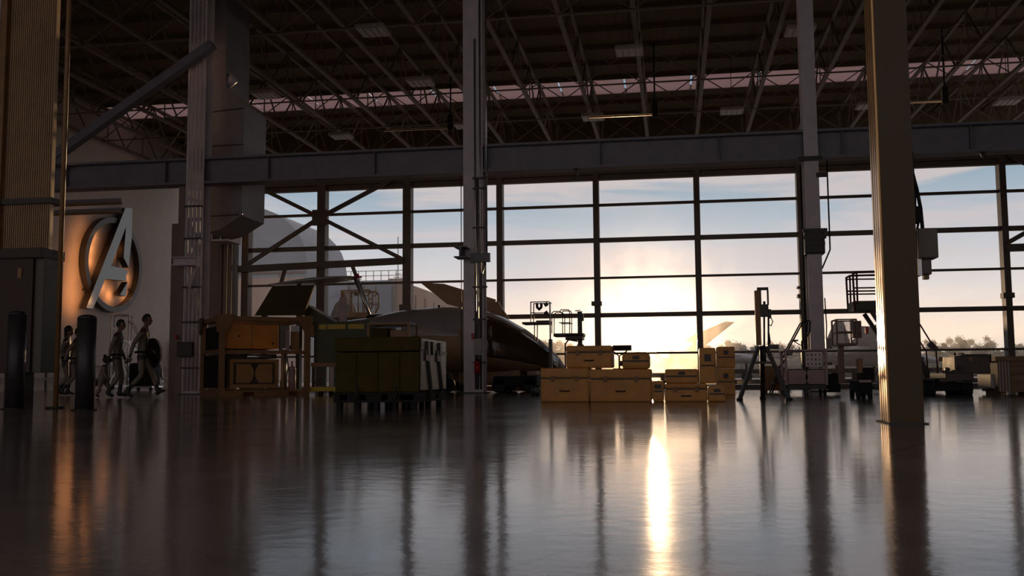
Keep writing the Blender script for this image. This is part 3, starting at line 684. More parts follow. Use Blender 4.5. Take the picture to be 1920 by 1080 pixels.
# small furry animal walking upright with a bushy tail
an = thing('small_animal', 'small dark furry animal walking upright with a bushy tail beside the walkers', 'animal', fl(192, 746), R_(18))
s = .93
pts = [(0, 0, .42), (.02, 0, .56), (.04, 0, .68), (.05, 0, .76)]; rr_ = [(.10, .09), (.105, .09), (.085, .075), .06]
lk = [(0, 1), (1, 2), (2, 3)]
def ad(p, r, par): pts.append(p); rr_.append(r); lk.append((par, len(pts)-1)); return len(pts)-1
for sd in (-1, 1):
    a = ad((.05*sd, sd*.07, .34), .062, 0); b = ad((.05+.08*sd, sd*.08, .21), .045, a); c_ = ad((.0+.11*sd, sd*.08, .07), .034, b); ad((.08+.12*sd, sd*.08, .025), (.034, .022), c_)
    a = ad((.04, sd*.11, .69), .042, 2); b = ad((.0-.05*sd, sd*.16, .55), .033, a); c_ = ad((.08-.04*sd, sd*.16, .46), .026, b); ad((.11-.04*sd, sd*.16, .43), (.024, .026), c_)
chn = [(pts, rr_, lk)]
tail = [(-.08, 0, .40), (-.18, -.04, .31), (-.26, -.06, .22), (-.35, -.06, .13), (-.43, -.06, .07)]
for sd in (-1, 1):
    b = Vector((.11-.04*sd, sd*.16, .43))
    for k in range(5):
        o_ = Vector((.0, (k-2)*.011, 0)) if k < 4 else Vector((.02, -sd*.02, .015)); q = [tuple(b+o_), tuple(b+o_+Vector((.02, 0, -.022))), tuple(b+o_+Vector((.022, 0, -.044)))]
        chn.append((q, [.008, .007, .005], chain(*q)))
me = skin_mesh(chn, 'animal_body'); bm = bmesh.new(); bm.from_mesh(me)
for f in bm.faces:
    f.smooth = True; zc_ = f.calc_center_median().z; f.material_index = 1 if .08 < zc_ < .70 else 0
mb = MB(); mb.bm.free(); mb.bm = bm
def ah(p, n):
    q = p.copy()
    if n.x > .3: q.x += .085*((n.x-.3)/.7)**2; q.y *= 1-.62*((n.x-.3)/.7); q.z = q.z*(1-.55*((n.x-.3)/.7))-.018*((n.x-.3)/.7)
    return q
mb.ball((.07, 0, .85), (.09, .095, .085), 14, 20, ah)
mb.ball((.235, 0, .832), (.014, .016, .012), 6, 8, mi=2)
for sd in (-1, 1): mb.ball((.03, sd*.065, .935), (.018, .034, .042), 8, 10); mb.ball((.142, sd*.05, .875), (.010, .012, .012), 6, 8, mi=2)
mb.obj('body', [mat('brown grey fur', (.07, .05, .038), .9, 0, .3, 30, .6, 120), M_suit, M_black], an)
me = skin_mesh([(tail, [.05, .08, .095, .09, .035], chain(*tail))], 'tail'); o = bpy.data.objects.new('tail', me); col.objects.link(o); o.parent = an; me.materials.append(MATS['brown grey fur'])
# ================================================================== GENERATOR FRAME (left)
A0 = fl(411, 745)
gen = thing('generator_frame', 'open brown steel frame holding an amber generator unit, left of the green crate', 'generator', A0, R_(39))
# local x runs along the front, y back
GW, GD, GH = 2.05, 1.9, 1.80
for x in (.05, GW-.05):
    for y in (.05, GD-.05):
        MB().bx(x-.06, x+.06, y-.06, y+.06, .1, GH-.08, .008).obj('post', M_brown, gen)
for y in (0, GD-.12):
    m = MB().bx(0, GW, y, y+.12, GH-.1, GH, .008); m.obj('top_rail', M_brown, gen)
    p = MB()
    for xa, xb in ((0, .52), (.77, 1.55), (1.78, GW)): p.bx(xa, xb, y, y+.12, 0, .15)
    p.bx(.52, .77, y, y+.12, .11, .15).bx(1.55, 1.78, y, y+.12, .11, .15).obj('base_rail', M_brown, gen)
for x in (0, GW-.12):
    MB().bx(x, x+.12, .12, GD-.12, GH-.1, GH).obj('top_rail', M_brown, gen); MB().bx(x, x+.12, .12, GD-.12, 0, .15).obj('base_rail', M_brown, gen)
for x, sx in ((0, 1), (GW, -1)):
    MB().prism([(x-.06*sx, -.02, GH+.04), (x+.34*sx, -.02, GH+.04), (x+.13*sx, -.02, GH-.36), (x-.02*sx, -.02, GH-.36)], (0, .03, 0)).obj('corner_gusset', M_brown, gen)
MB().prism([(-.02, -.02, GH+.04), (-.02, .36, GH+.04), (-.02, .13, GH-.36), (-.02, -.0, GH-.36)], (-.03, 0, 0)).obj('corner_gusset', M_brown, gen)
MB().prism([(-.02, GD+.02, GH+.04), (-.02, GD-.36, GH+.04), (-.02, GD-.13, GH-.36), (-.02, GD, GH-.36)], (-.03, 0, 0)).obj('corner_gusset', M_green, gen)
u = MB().bx(.14, 1.36, .16, 1.6, 1.08, 1.62, .012).obj('amber_housing', M_orange, gen)
for x, z in ((.45, 1.36), (1.22, 1.2)): MB().cyl((x, .145, z), (x, .165, z), .025).obj('knob', M_dark, u)
MB().bx(.745, .755, .15, .17, 1.08, 1.62).obj('door_gap', M_brown, u)
MB().bx(.12, GW-.12, .02, .1, .96, 1.04).obj('mid_rail', M_brown, gen)
MB().bx(-.0, .1, .12, GD-.1, .98, 1.06).obj('side_rail', M_brown, gen)
rp = MB().bx(.24, 1.34, .1, .5, .20, .84, .01).obj('speaker_panel', M_brown, gen)
MB().bx(.24, 1.34, .06, .1, .77, .84).bx(.24, 1.34, .06, .1, .2, .27).bx(.24, .31, .06, .1, .27, .77).bx(1.27, 1.34, .06, .1, .27, .77).obj('panel_rim', M_tan, rp)
MB().bx(.34, 1.24, .085, .1, .29, .75).obj('recess', M_dark, rp)
def halfdisc(cx, cz, r, x_in, side, y0, y1, zr):
    pts = []
    a0 = math.asin(min(1, zr/r))
    for k in range(15):
        t = -a0+2*a0*k/14; pts.append((cx+side*r*math.cos(t), y0, cz+r*math.sin(t)))
    pts += [(x_in, y0, cz+zr), (x_in, y0, cz-zr)]
    return MB().prism(pts, (0, y1-y0, 0))
halfdisc(.50, .52, .275, .38, 1, .07, .085, .21).obj('round_plate', M_tan, rp); halfdisc(1.08, .52, .275, 1.20, -1, .07, .085, .21).obj('round_plate', M_tan, rp)
MB().bx(.14, 1.34, .25, 1.5, .86, .96).obj('tray', M_dark, gen)
MB().cyl((.62, .1, .9), (1.2, .1, .9), .04, 14).obj('silver_pipe', M_alu, gen)
MB().cyl((1.5, .12, .2), (1.5, .12, 1.05), .04).cyl((1.42, .1, 1.05), (1.62, .1, 1.12), .05).obj('manifold', M_alu, gen)
MB().cyl((1.70, .22, .16), (1.70, .22, .62), .085, 18).ball((1.70, .22, .62), (.085, .085, .07)).cyl((1.70, .22, .66), (1.70, .22, .8), .025).obj('pink_bottle', M_mauve, gen)
MB().bx(1.50, 1.58, .05, .12, .96, 1.5).obj('upright_tube', M_mauve, gen)
lb = MB().bx(1.40, 1.62, .2, .3, 1.05, 1.62).obj('grey_panel', M_side, gen); MB().bx(1.66, 1.85, .17, .2, 1.48, 1.62).obj('white_label', M_white, gen)
MB().bx(1.66, 1.85, .2, .24, 1.05, 1.5).obj('tan_board', M_tan, gen)
MB().bx(1.42, 1.47, .03, .09, .15, .96).obj('thin_post', M_brown, gen)
MB().bx(.02, .25, .3, 1.7, .2, .95, .04).bx(.03, .3, .4, 1.6, 1.0, 1.6, .04).obj('engine_block', M_black, gen)
for k in range(4): MB().tube([(1.44+.03*k, .3, .2), (1.46+.05*k, .2, .5+.05*k), (1.5+.03*k, .25, .9)], .012, 6).obj('hose', M_dark, gen)
# tall tilted dark panel behind the generator
Yp = 25.3
tp = thing('tilted_panel', 'large dark tilted panel rising behind the generator frame', 'panel', (at(530, 590, Yp).x, Yp, 0))
LP = lambda x, y, Y=Yp: at(x, y, Y)-tp.location
MB().prism([LP(477, 592, 25.0), LP(572, 591, 25.0), LP(588, 536, 25.7), LP(510, 538, 25.7)], (0, .08, .03)).obj('board', mat('olive panel', (.085, .07, .028), .7, 0, .1, 3, 0, 30, .2), tp)
MB().bar(LP(573, 580, 24.97), LP(589, 536, 25.67), .035).obj('bright_edge', M_tan, tp)
MB().prism([LP(574, 571, 25.4), LP(628, 604, 25.4), LP(570, 606, 25.4)], (0, .5, 0)).obj('wedge', M_green, tp)
for x in (495, 560):
    q = LP(x, 590, 25.2); MB().bx(q.x-.05, q.x+.05, -.15, .05, 0, q.z+.1).obj('leg', M_green, tp)
# ================================================================== GREEN POWER UNIT behind the crate
gp = thing('ground_power_unit', 'dark green power unit with yellow stripes between generator and pallet crate', 'power unit', (at(640, 700, 22.0).x, 22.0, 0))
LG = lambda x, y: at(x, y, 22.0)-gp.location
a, b = LG(588, 680), LG(692, 602)
MB().bx(a.x, b.x, 0, .9, a.z, b.z, .015).obj('body', M_green, gp)
for xa, xb in ((598, 612), (614, 648), (653, 683)): MB().bx(LG(xa, 610).x, LG(xb, 610).x, -.012, 0, LG(640, 617).z, LG(640, 608).z).obj('yellow_stripe', M_yellow, gp)
MB().bx(a.x-.05, b.x+.05, -.04, .95, a.z-.09, a.z).obj('rust_band', M_brown, gp)
MB().bx(a.x-.05, b.x+.05, -.06, .95, .10, .20).obj('yellow_base', M_yellow, gp)
for k in range(6): x = a.x+(b.x-a.x)*k/5; MB().bx(x-.03, x+.03, -.03, .03, .2, a.z-.09).obj('frame_post', M_dark, gp)
for k in range(0, 5, 2): x = a.x+(b.x-a.x)*k/5; MB().bar((x, 0, .22), (x+(b.x-a.x)/5, 0, a.z-.1), .03).obj('frame_brace', M_dark, gp)
for x in (a.x+.15, b.x-.15):
    for y in (.1, .8): MB().cyl((x-.04, y, .06), (x+.04, y, .06), .06, 14).obj('wheel', M_rubber, gp)
MB().bx(LG(636, 0).x, LG(648, 0).x, .2, .3, b.z, LG(642, 556).z).obj('pink_post', M_mauve, gp)
rk = thing('equipment_rack', 'low brown equipment rack just behind the pallet crate', 'rack', (at(730, 700, 20.5).x, 20.5, 0))
LK = lambda x, y: at(x, y, 20.5)-rk.location
a, b = LK(691, 640), LK(766, 604)
for x in (a.x, b.x):
    for y in (0, .7): MB().bx(x-.025, x+.025, y-.025, y+.025, 0, b.z).obj('post', M_brown, rk)
MB().bx(a.x, b.x, -.03, .73, b.z-.05, b.z).bx(a.x, b.x, -.03, .73, .1, .16).obj('shelf', M_brown, rk)
MB().bx(a.x+.05, (a.x+b.x)/2-.02, 0, .6, .5, b.z-.12, .02).obj('olive_box', M_case, rk); MB().bx((a.x+b.x)/2+.03, b.x-.05, 0, .6, .16, b.z-.16, .02).obj('brown_box', M_brown, rk)
MB().bx(LK(745, 0).x, LK(754, 0).x, -.02, 0, LK(745, 619).z, LK(745, 614).z).obj('label_plate', M_white, rk)
# ================================================================== PALLET AND BIG STRAPPED CASE (front)
pA = fl(625, 770); pB = fl(778, 771); Wp = pB.x-pA.x
pal = thing('pallet', 'dark pallet on short feet under the big strapped case', 'pallet', (pA.x, pA.y, 0))
Dp = 1.45
for k in range(5):
    x = .03+(Wp-.15)*k/4
    for y in (.02, Dp*.5, Dp-.12): MB().bx(x, x+.055 if k in (1, 3) else x+.06, y, y+.1, 0, .10).obj('foot', M_black, pal)
MB().bx(0, Wp, 0, Dp, .10, .125).obj('lower_deck', M_black, pal); MB().bx(0, Wp, 0, Dp, .20, .225).obj('upper_deck', M_black, pal)
for k, (xa, xb) in enumerate(((0, .08), (.18, .34), (.42, .62), (.70, .86), (Wp-.08, Wp))):
    for y in (0, .5, 1.0): MB().bx(xa, xb, y, y+(.34 if y < 1 else .44), .125, .20).obj('block', M_black, pal)
top = at(700, 632, pA.y).z
cs = thing('strapped_case', 'big olive brown shipping case with dark straps on its grey end', 'case', (pA.x, pA.y, .225))
h = top-.225
MB().bx(.01, Wp-.01, .02, Dp-.03, 0, h-.19, .02).obj('body', M_case, cs); MB().bx(0, Wp, .01, Dp-.02, h-.18, h, .03).obj('lid', M_case, cs)
ep = MB().bx(Wp-.012, Wp+.012, .05, Dp-.06, .02, h-.02, .01).obj('end_panel', M_side, cs)
for y in (.38, .98):
    MB().bar((Wp+.02, y+.12, 0), (Wp+.02, y-.1, h-.2), .10, .02, up=(1, 0, 0)).obj('strap', M_strap, cs)
    MB().bx(Wp+.012, Wp+.035, y-.2, y+.02, h-.3, h-.16).obj('buckle', M_dark, cs)
for y in (.3, .55, .95): MB().bx(Wp+.01, Wp+.045, y-.05, y+.05, h-.22, h-.05).obj('latch', M_dark, cs)
MB().bx(Wp+.006, Wp+.02, .05, Dp-.06, h-.2, h-.16).obj('seam', M_dark, cs)
for k in range(1, 4): MB().bx(Wp*k/4-.012, Wp*k/4+.012, .005, .02, .02, h-.2).obj('rib', M_case, cs)
for x in (.3, .8): MB().tube([(x, -.02, .08), (x+.02, -.03, .0), (x, -.02, -.1)], .012, 6).obj('tie_cord', M_strap, cs)
# ================================================================== CASES IN THE MIDDLE
Yb = 15.6
def bx_px(x0, x1, yt, yb, dep, Y=Yb):
    a = at(x0, (yt+yb)/2, Y); b = at(x1, (yt+yb)/2, Y); xm_ = (x0+x1)/2
    return a.x, b.x, at(xm_, yb, Y).z, at(xm_, yt, Y).z
def case(label, x0, x1, yt, z0, dep, Y=Yb, bev=.03, lid=True, feet=False, m=None, cat='case', group='cases in front of the sun', z1=None, handles=True):
    xa, xb, _, zt = bx_px(x0, x1, yt, yt+20, dep, Y)
    if z1 is not None: zt = z1
    t = thing('equipment_case', label, cat, (xa, Y, z0), 0, group)
    w, hh = xb-xa, zt-z0; m = m or M_sand_glare
    if lid and hh > .25:
        MB().bx(0, w, 0, dep, 0, hh*.7-.006, bev).obj('body', m, t); l = MB().bx(0, w, 0, dep, hh*.7+.006, hh, bev).obj('lid', m, t)
        MB().bx(.01, w-.01, .01, dep-.01, hh*.7-.01, hh*.7+.01).obj('seam', M_dark, t)
        for f in (.25, .75): MB().bx(w*f-.03, w*f+.03, -.012, .01, hh*.7-.05, hh*.7+.04, .004).obj('latch', M_brown, t)
        if handles: MB().tube([(w*.5-.07, -.0, hh*.35), (w*.5-.07, -.03, hh*.33), (w*.5+.07, -.03, hh*.33), (w*.5+.07, 0, hh*.35)], .009, 6).obj('handle', M_dark, t)
    else:
        MB().bx(0, w, 0, dep, 0, hh, bev).obj('body', m, t)
        MB().bx(.02, w-.02, -.006, dep+.006, hh*.5-.012, hh*.5+.012).obj('seam', M_dark, t)
        if handles: MB().bx(w*.5-.05, w*.5+.05, -.012, 0, hh*.62, hh*.82).obj('handle', M_dark, t)
    return t, zt
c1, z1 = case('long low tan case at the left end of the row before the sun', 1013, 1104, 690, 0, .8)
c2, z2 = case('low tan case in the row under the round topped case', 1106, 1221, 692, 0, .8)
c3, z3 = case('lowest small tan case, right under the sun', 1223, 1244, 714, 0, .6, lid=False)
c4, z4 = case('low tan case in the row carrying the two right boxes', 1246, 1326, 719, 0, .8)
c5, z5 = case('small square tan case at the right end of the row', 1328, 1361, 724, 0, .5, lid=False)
xs = max(z1, z2)
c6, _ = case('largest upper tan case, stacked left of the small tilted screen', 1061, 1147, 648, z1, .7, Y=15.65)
# the upper case spans two lower ones of nearly equal height
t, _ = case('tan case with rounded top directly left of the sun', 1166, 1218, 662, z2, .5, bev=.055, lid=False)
MB().bx(-.05, .01, .1, .4, .05, .13).obj('left_clip', M_dark, t)
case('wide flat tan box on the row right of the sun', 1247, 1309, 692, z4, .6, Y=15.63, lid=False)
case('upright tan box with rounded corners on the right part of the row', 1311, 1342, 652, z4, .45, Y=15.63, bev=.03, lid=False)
Yq = 21.0
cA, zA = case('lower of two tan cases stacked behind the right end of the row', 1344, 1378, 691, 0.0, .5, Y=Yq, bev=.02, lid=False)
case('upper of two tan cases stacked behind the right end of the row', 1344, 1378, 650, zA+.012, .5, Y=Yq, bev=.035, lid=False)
# tilted screen on a V stand
sn = thing('screen', 'small dark screen on a V shaped stand beside the largest upper case', 'screen', (at(1160, 692, 16.25).x, 16.25, z2))
LS = lambda x, y: at(x, y, 16.25)-sn.location
a, b = LS(1149, 658), LS(1184, 647)
MB().bx(a.x, b.x, -.03, .03, a.z, b.z, .008).obj('panel', M_dark, sn); MB().bx(a.x+.02, b.x-.02, -.036, -.028, a.z+.02, b.z-.015).obj('display', M_black, sn)
MB().tube([(a.x-.0, 0, a.z-.0), ((a.x+b.x)/2-.05, 0, LS(1155, 668).z), (b.x-.07, 0, a.z)], .012, 6).obj('v_arm', M_dark, sn)
MB().cyl(((a.x+b.x)/2-.05, 0, LS(1155, 668).z), ((a.x+b.x)/2-.05, 0, 0.01), .014).bx((a.x+b.x)/2-.15, (a.x+b.x)/2+.05, -.08, .08, 0, .015).obj('stand', M_dark, sn)
# ================================================================== MAST LIFTS behind the cases
Ym = 22.3
def mast(label, Y_, xm0, xm1, ytop, arms, rails, extra):
    p = at((xm0+xm1)/2, 700, Y_); t = thing('mast_lift', label, 'lift', (p.x, Y_, 0)); L = lambda x, y: at(x, y, Y_)-t.location
    w = L(xm1, 650).x-L(xm0, 650).x; zt = L((xm0+xm1)/2, ytop).z
    MB().bx(-w/2, w/2, -.08, .08, .1, zt*.6, .01).obj('lower_mast', M_dark, t); MB().bx(-w/2+.02, w/2-.03, -.06, .06, zt*.6, zt).obj('upper_mast', M_dark, t)
    MB().bx(-.38, .38, -.35, .35, .06, .16, .02).obj('base', M_dark, t)
    for x in (-.33, .33):
        for y in (-.3, .3): MB().cyl((x-.03, y, .07), (x+.03, y, .07), .07, 12).obj('wheel', M_rubber, t)
    for (xa, xb, y0, y1) in arms: MB().bx(L(xa, y0).x, L(xb, y0).x, -.25, .25, L(xa, y1).z, L(xa, y0).z, .01).obj('platform', M_dark, t)
    for pts in rails:
        for yy in (-.22, .22): MB().tube([L(*q)+Vector((0, yy, 0)) for q in pts], .012, 6).obj('guard_rail', M_dark, t)
    return t, L
t, L = mast('thin mast lift with a small side platform left of the largest case', 20.6, 1030, 1036, 566, [(982, 1032, 605, 609), (1008, 1032, 602, 606)],
            [[(998, 607), (998, 568), (1032, 567)], [(998, 588), (1032, 588)], [(1005, 640), (1005, 607)]], None)
MB().tube([L(1007, 568), L(1007, 576), L(1011, 580), L(1015, 576), L(1015, 568)], .028, 8).obj('hook', M_dark, t)
for y in (571, 587): MB().bar(L(1021, y+2), L(1027, y-2), .07).obj('clip', M_dark, t)
t, L = mast('thicker mast lift with railed platform behind the largest case', 22.4, 1083, 1095, 584, [(1040, 1096, 626, 632), (1062, 1094, 628, 638)],
            [[(1037, 626), (1037, 588), (1041, 585), (1052, 585), (1057, 590), (1057, 626)], [(1052, 585), (1054, 582), (1068, 582), (1070, 587), (1070, 626)], [(1080, 584), (1090, 583)], [(1050, 606), (1072, 606)]], None)
MB().bx(L(1078, 0).x, L(1086, 0).x, -.09, .09, L(1080, 602).z, L(1080, 588).z).obj('control_box', M_dark, t)
MB().tube([L(1083, 640), L(1066, 637), L(1060, 645), L(1060, 700)], .018, 6).obj('hose', M_cable, t)
# ================================================================== TRIPOD MAST
tb = fl(1432, 750.6)
tm = thing('tripod_mast', 'tall mast unit on a dark tripod right of the stacked cases', 'tripod', (tb.x, tb.y, 0))
LT = lambda x, y: at(x, y, tb.y)-tm.location
zl = LT(1430, 650).z
for q in (fl(1387, 751)-tm.location, fl(1480, 750.3)-tm.location, Vector((.05, .75, 0))):
    l = MB().bar(Vector((q.x*.16, q.y*.16, zl)), Vector((q.x, q.y, .02)), .075, .055).obj('leg', M_dark, tm); MB().bx(q.x-.05, q.x+.05, q.y-.04, q.y+.04, 0, .04, .01).obj('foot', M_rubber, l)
MB().bx(LT(1420, 0).x, LT(1439, 0).x, -.07, .07, zl-.04, zl+.03).obj('crown', M_dark, tm)
MB().bx(LT(1416, 600).x, LT(1426, 600).x, -.06, .06, LT(1420, 647).z, LT(1420, 545).z, .006).obj('long_plate', M_brown, tm)
MB().bx(LT(1426, 600).x, LT(1441, 600).x, -.07, .07, LT(1433, 594).z, LT(1433, 571).z, .01).obj('carriage', M_dark, tm)
MB().bx(LT(1440, 600).x, LT(1446, 600).x, -.05, .05, LT(1443, 597).z, LT(1443, 580).z, .006).obj('side_motor', M_dark, tm)
MB().cyl(LT(1433, 572), LT(1433, 565), .02).obj('knob', M_dark, tm)
MB().bx(LT(1421, 600).x, LT(1442, 600).x, -.04, .04, LT(1431, 544).z, LT(1431, 539).z).obj('top_bar', M_dark, tm)
MB().bx(LT(1426, 550).x-.02, LT(1427, 550).x, -.02, .02, LT(1433, 572).z, LT(1433, 544).z).bx(LT(1439, 550).x-.01, LT(1441, 550).x, -.02, .02, LT(1433, 572).z, LT(1433, 544).z).obj('yoke', M_dark, tm)
for x in (1433, 1441): MB().cyl(Vector((LT(x, 650).x, 0, zl)), Vector((LT(x, 600).x, 0, LT(x, 594).z)), .015).obj('guide_rod', M_dark, tm)
MB().cyl((LT(1433, 650).x, 0, zl), (LT(1433, 650).x, 0, LT(1433, 678).z), .025).bx(-.14, .18, -.1, .1, LT(1433, 682).z, LT(1433, 678).z).obj('spreader', M_dark, tm)
MB().tube([LT(1444, 592), LT(1449, 603), LT(1446, 611), LT(1441, 608)], .008, 6).obj('cable', M_cable, tm)
MB().tube([LT(1441, 625), LT(1443, 640), LT(1441, 650)], .02, 6).obj('cable_coil', M_cable, tm)
# brown cabinet behind the tripod
bc = thing('low_cabinet', 'low brown cabinet behind the tripod legs', 'cabinet', (at(1432, 690, 23.2).x, 23.2, 0))
a, b = at(1432, 737, 23.2)-bc.location, at(1470, 686, 23.2)-bc.location
MB().bx(a.x, b.x, 0, .6, .05, b.z, .01).obj('body', M_brown, bc); MB().bx(a.x+.02, b.x-.02, -.012, 0, .1, b.z-.1).obj('door', M_brown, bc)
for x in (a.x+.06, b.x-.06): MB().bx(x-.03, x+.03, .05, .55, 0, .05).obj('foot', M_dark, bc)
# ================================================================== CONTROL MACHINE
mm = fl(1473, 741)
mc = thing('control_machine', 'mauve grey wheeled machine with control panel in front of the right column', 'machine', (mm.x, mm.y, 0))
LM = lambda x, y: at(x, y, mm.y)-mc.location
xr_, zt_ = LM(1552, 690).x, LM(1510, 655).z
for x in (0, xr_-.05):
    for y in (0, .75): MB().bx(x, x+.05, y, y+.05, .1, zt_, .005).obj('post', M_mauve, mc)
MB().bx(-.02, xr_+.02, -.02, .82, zt_-.035, zt_, .008).obj('top', M_mauve, mc); MB().bx(0, xr_, 0, .8, .12, .2).obj('base', M_dark, mc)
z0_ = LM(1510, 688).z
p = MB().bx(LM(1488, 0).x, LM(1518, 0).x, .0, .06, z0_, zt_-.05, .008).obj('control_panel', M_lilac, mc)
for i in range(4):
    for k in range(3): x = LM(1492+i*7, 0).x; z = z0_+.05+k*.09; MB().bx(x-.012, x+.012, -.012, 0, z-.015, z+.03).obj('button', [M_dark, M_tan, M_brown][(i+k) % 3], p)
MB().bx(LM(1519, 0).x, xr_-.04, .02, .7, z0_, zt_-.12, .01).obj('side_unit', M_mauve, mc); MB().bx(LM(1521, 0).x, LM(1536, 0).x, .005, .02, z0_+.03, z0_+.09).obj('slot', M_dark, mc)
for x in (1483, 1523, 1548): MB().cyl(LM(x, 664)+Vector((0, .1, 0)), LM(x, 661)+Vector((0, .1, 0)), .045).obj('silver_cap', M_alu, mc)
pl = MB().bx(.06, xr_-.05, .02, .5, .2, z0_-.04, .01).obj('lower_panel', M_dark, mc)
cz_ = (.2+z0_-.04)/2; hz = (z0_-.04-.2)/2-.02
xL, xR = .07, xr_-.06
halfdisc(xL+.20, cz_, hz+.03, xL, 1, 0.0, .02, hz).obj('round_plate', M_mauve, pl); halfdisc(xR-.20, cz_, hz+.03, xR, -1, 0.0, .02, hz).obj('round_plate', M_mauve, pl)
for x in (.06, xr_-.06):
    for y in (.06, .7): MB().cyl((x-.025, y, .06), (x+.025, y, .06), .06, 14).bx(x-.02, x+.02, y-.03, y+.03, .06, .12).obj('caster', M_rubber, mc)
MB().bx(xr_+.03, xr_+.26, .15, .7, .05, .42, .03).obj('side_tank', M_black, mc)
# step ladder behind it
ld = thing('step_ladder', 'thin leaning step ladder between the window post and machine', 'ladder', (at(1500, 700, 22.2).x, 22.2, 0))
LD2 = lambda x, y: at(x, y, 22.2)-ld.location
for yy in (0, .45):
    o_ = Vector((0, yy, 0)); q0 = LD2(1468, 690)+o_; q0.z = 0; q0.x -= .25
    MB().tube([q0, LD2(1478, 655)+o_, LD2(1505, 605)+o_, LD2(1511, 601)+o_, LD2(1518, 602)+o_], .018, 6).obj('side_rail', M_dark, ld)
    q1 = LD2(1512, 655)+o_; q1.z = 0; MB().tube([LD2(1519, 602)+o_, LD2(1518, 622)+o_, LD2(1508, 640)+o_, q1], .018, 6).obj('back_rail', M_dark, ld)
for f in (.15, .35, .55, .75): a = LD2(1468, 690); a.z = 0; a.x -= .25; q = a.lerp(LD2(1505, 605), f); MB().bx(q.x-.05, q.x+.07, 0, .45, q.z-.015, q.z+.015).obj('tread', M_dark, ld)
MB().bar(LD2(1487, 639), LD2(1502, 648), .02).obj('brace', M_dark, ld)
# ================================================================== PERSONNEL LIFT
lf = fl(1590, 747)
pl_ = thing('personnel_lift', 'single mast personnel lift with a caged basket left of the foreground column', 'lift', (lf.x, lf.y, 0))
LL = lambda x, y: at(x, y, lf.y)-pl_.location
a, b = LL(1569, 646), LL(1604, 599)
M_pl = mat('brown lift paint', (.16, .08, .05), .5, 0, .15)
MB().bx(a.x, b.x, -.05, .45, a.z-.02, a.z+.02).obj('basket_floor', M_pl, pl_)
for x in (a.x, b.x):
    for y in (-.05, .45): MB().bx(x-.014, x+.014, y-.014, y+.014, a.z, b.z).obj('basket_post', M_pl, pl_)
for z in (b.z, (a.z+b.z)/2):
    MB().bar((a.x, -.05, z), (b.x, -.05, z), .022).bar((a.x, .45, z), (b.x, .45, z), .022).bar((a.x, -.05, z), (a.x, .45, z), .022).bar((b.x, -.05, z), (b.x, .45, z), .022).obj('basket_rail', M_pl, pl_)
for k in range(5): x = LL(1592+k*2.4, 620).x; MB().bar((x, .45, a.z), (x, .45, b.z), .01).obj('basket_bar', M_pl, pl_)
MB().bx(LL(1575, 0).x, LL(1591, 0).x, -.03, .12, LL(1580, 634).z, LL(1580, 602).z, .01).obj('control_cabinet', M_pl, pl_)
MB().bx(LL(1588, 0).x, LL(1591, 0).x, -.08, -.05, LL(1590, 628).z, LL(1590, 622).z).obj('bright_knob', M_tan, pl_)
MB().bx(LL(1597, 0).x, LL(1603, 0).x, -.08, .0, LL(1600, 626).z, LL(1600, 614).z, .01).obj('red_control', M_red, pl_)
xa, xb = LL(1575, 700).x, LL(1585, 700).x
MB().bx(xa, xb, .05, .2, .25, a.z, .006).obj('mast', M_pl, pl_)
MB().bx(LL(1583, 0).x, LL(1592, 0).x, .02, .2, LL(1588, 700).z, LL(1588, 672).z, .01).obj('motor', M_brown, pl_)
MB().bx(LL(1577, 0).x, LL(1604, 0).x, -.15, .6, .09, .30, .02).obj('chassis', M_black, pl_); MB().bx(LL(1580, 0).x, LL(1602, 0).x, -.17, -.14, .27, .31).obj('bumper_strip', M_mauve, pl_)
MB().bx(LL(1590, 0).x, LL(1612, 0).x, .0, .55, .3, .52, .03).obj('battery_box', M_black, pl_)
for x in (LL(1579, 0).x, LL(1600, 0).x):
    for y in (-.1, .5): MB().cyl((x-.03, y, .07), (x+.03, y, .07), .07, 16).obj('wheel', M_rubber, pl_)
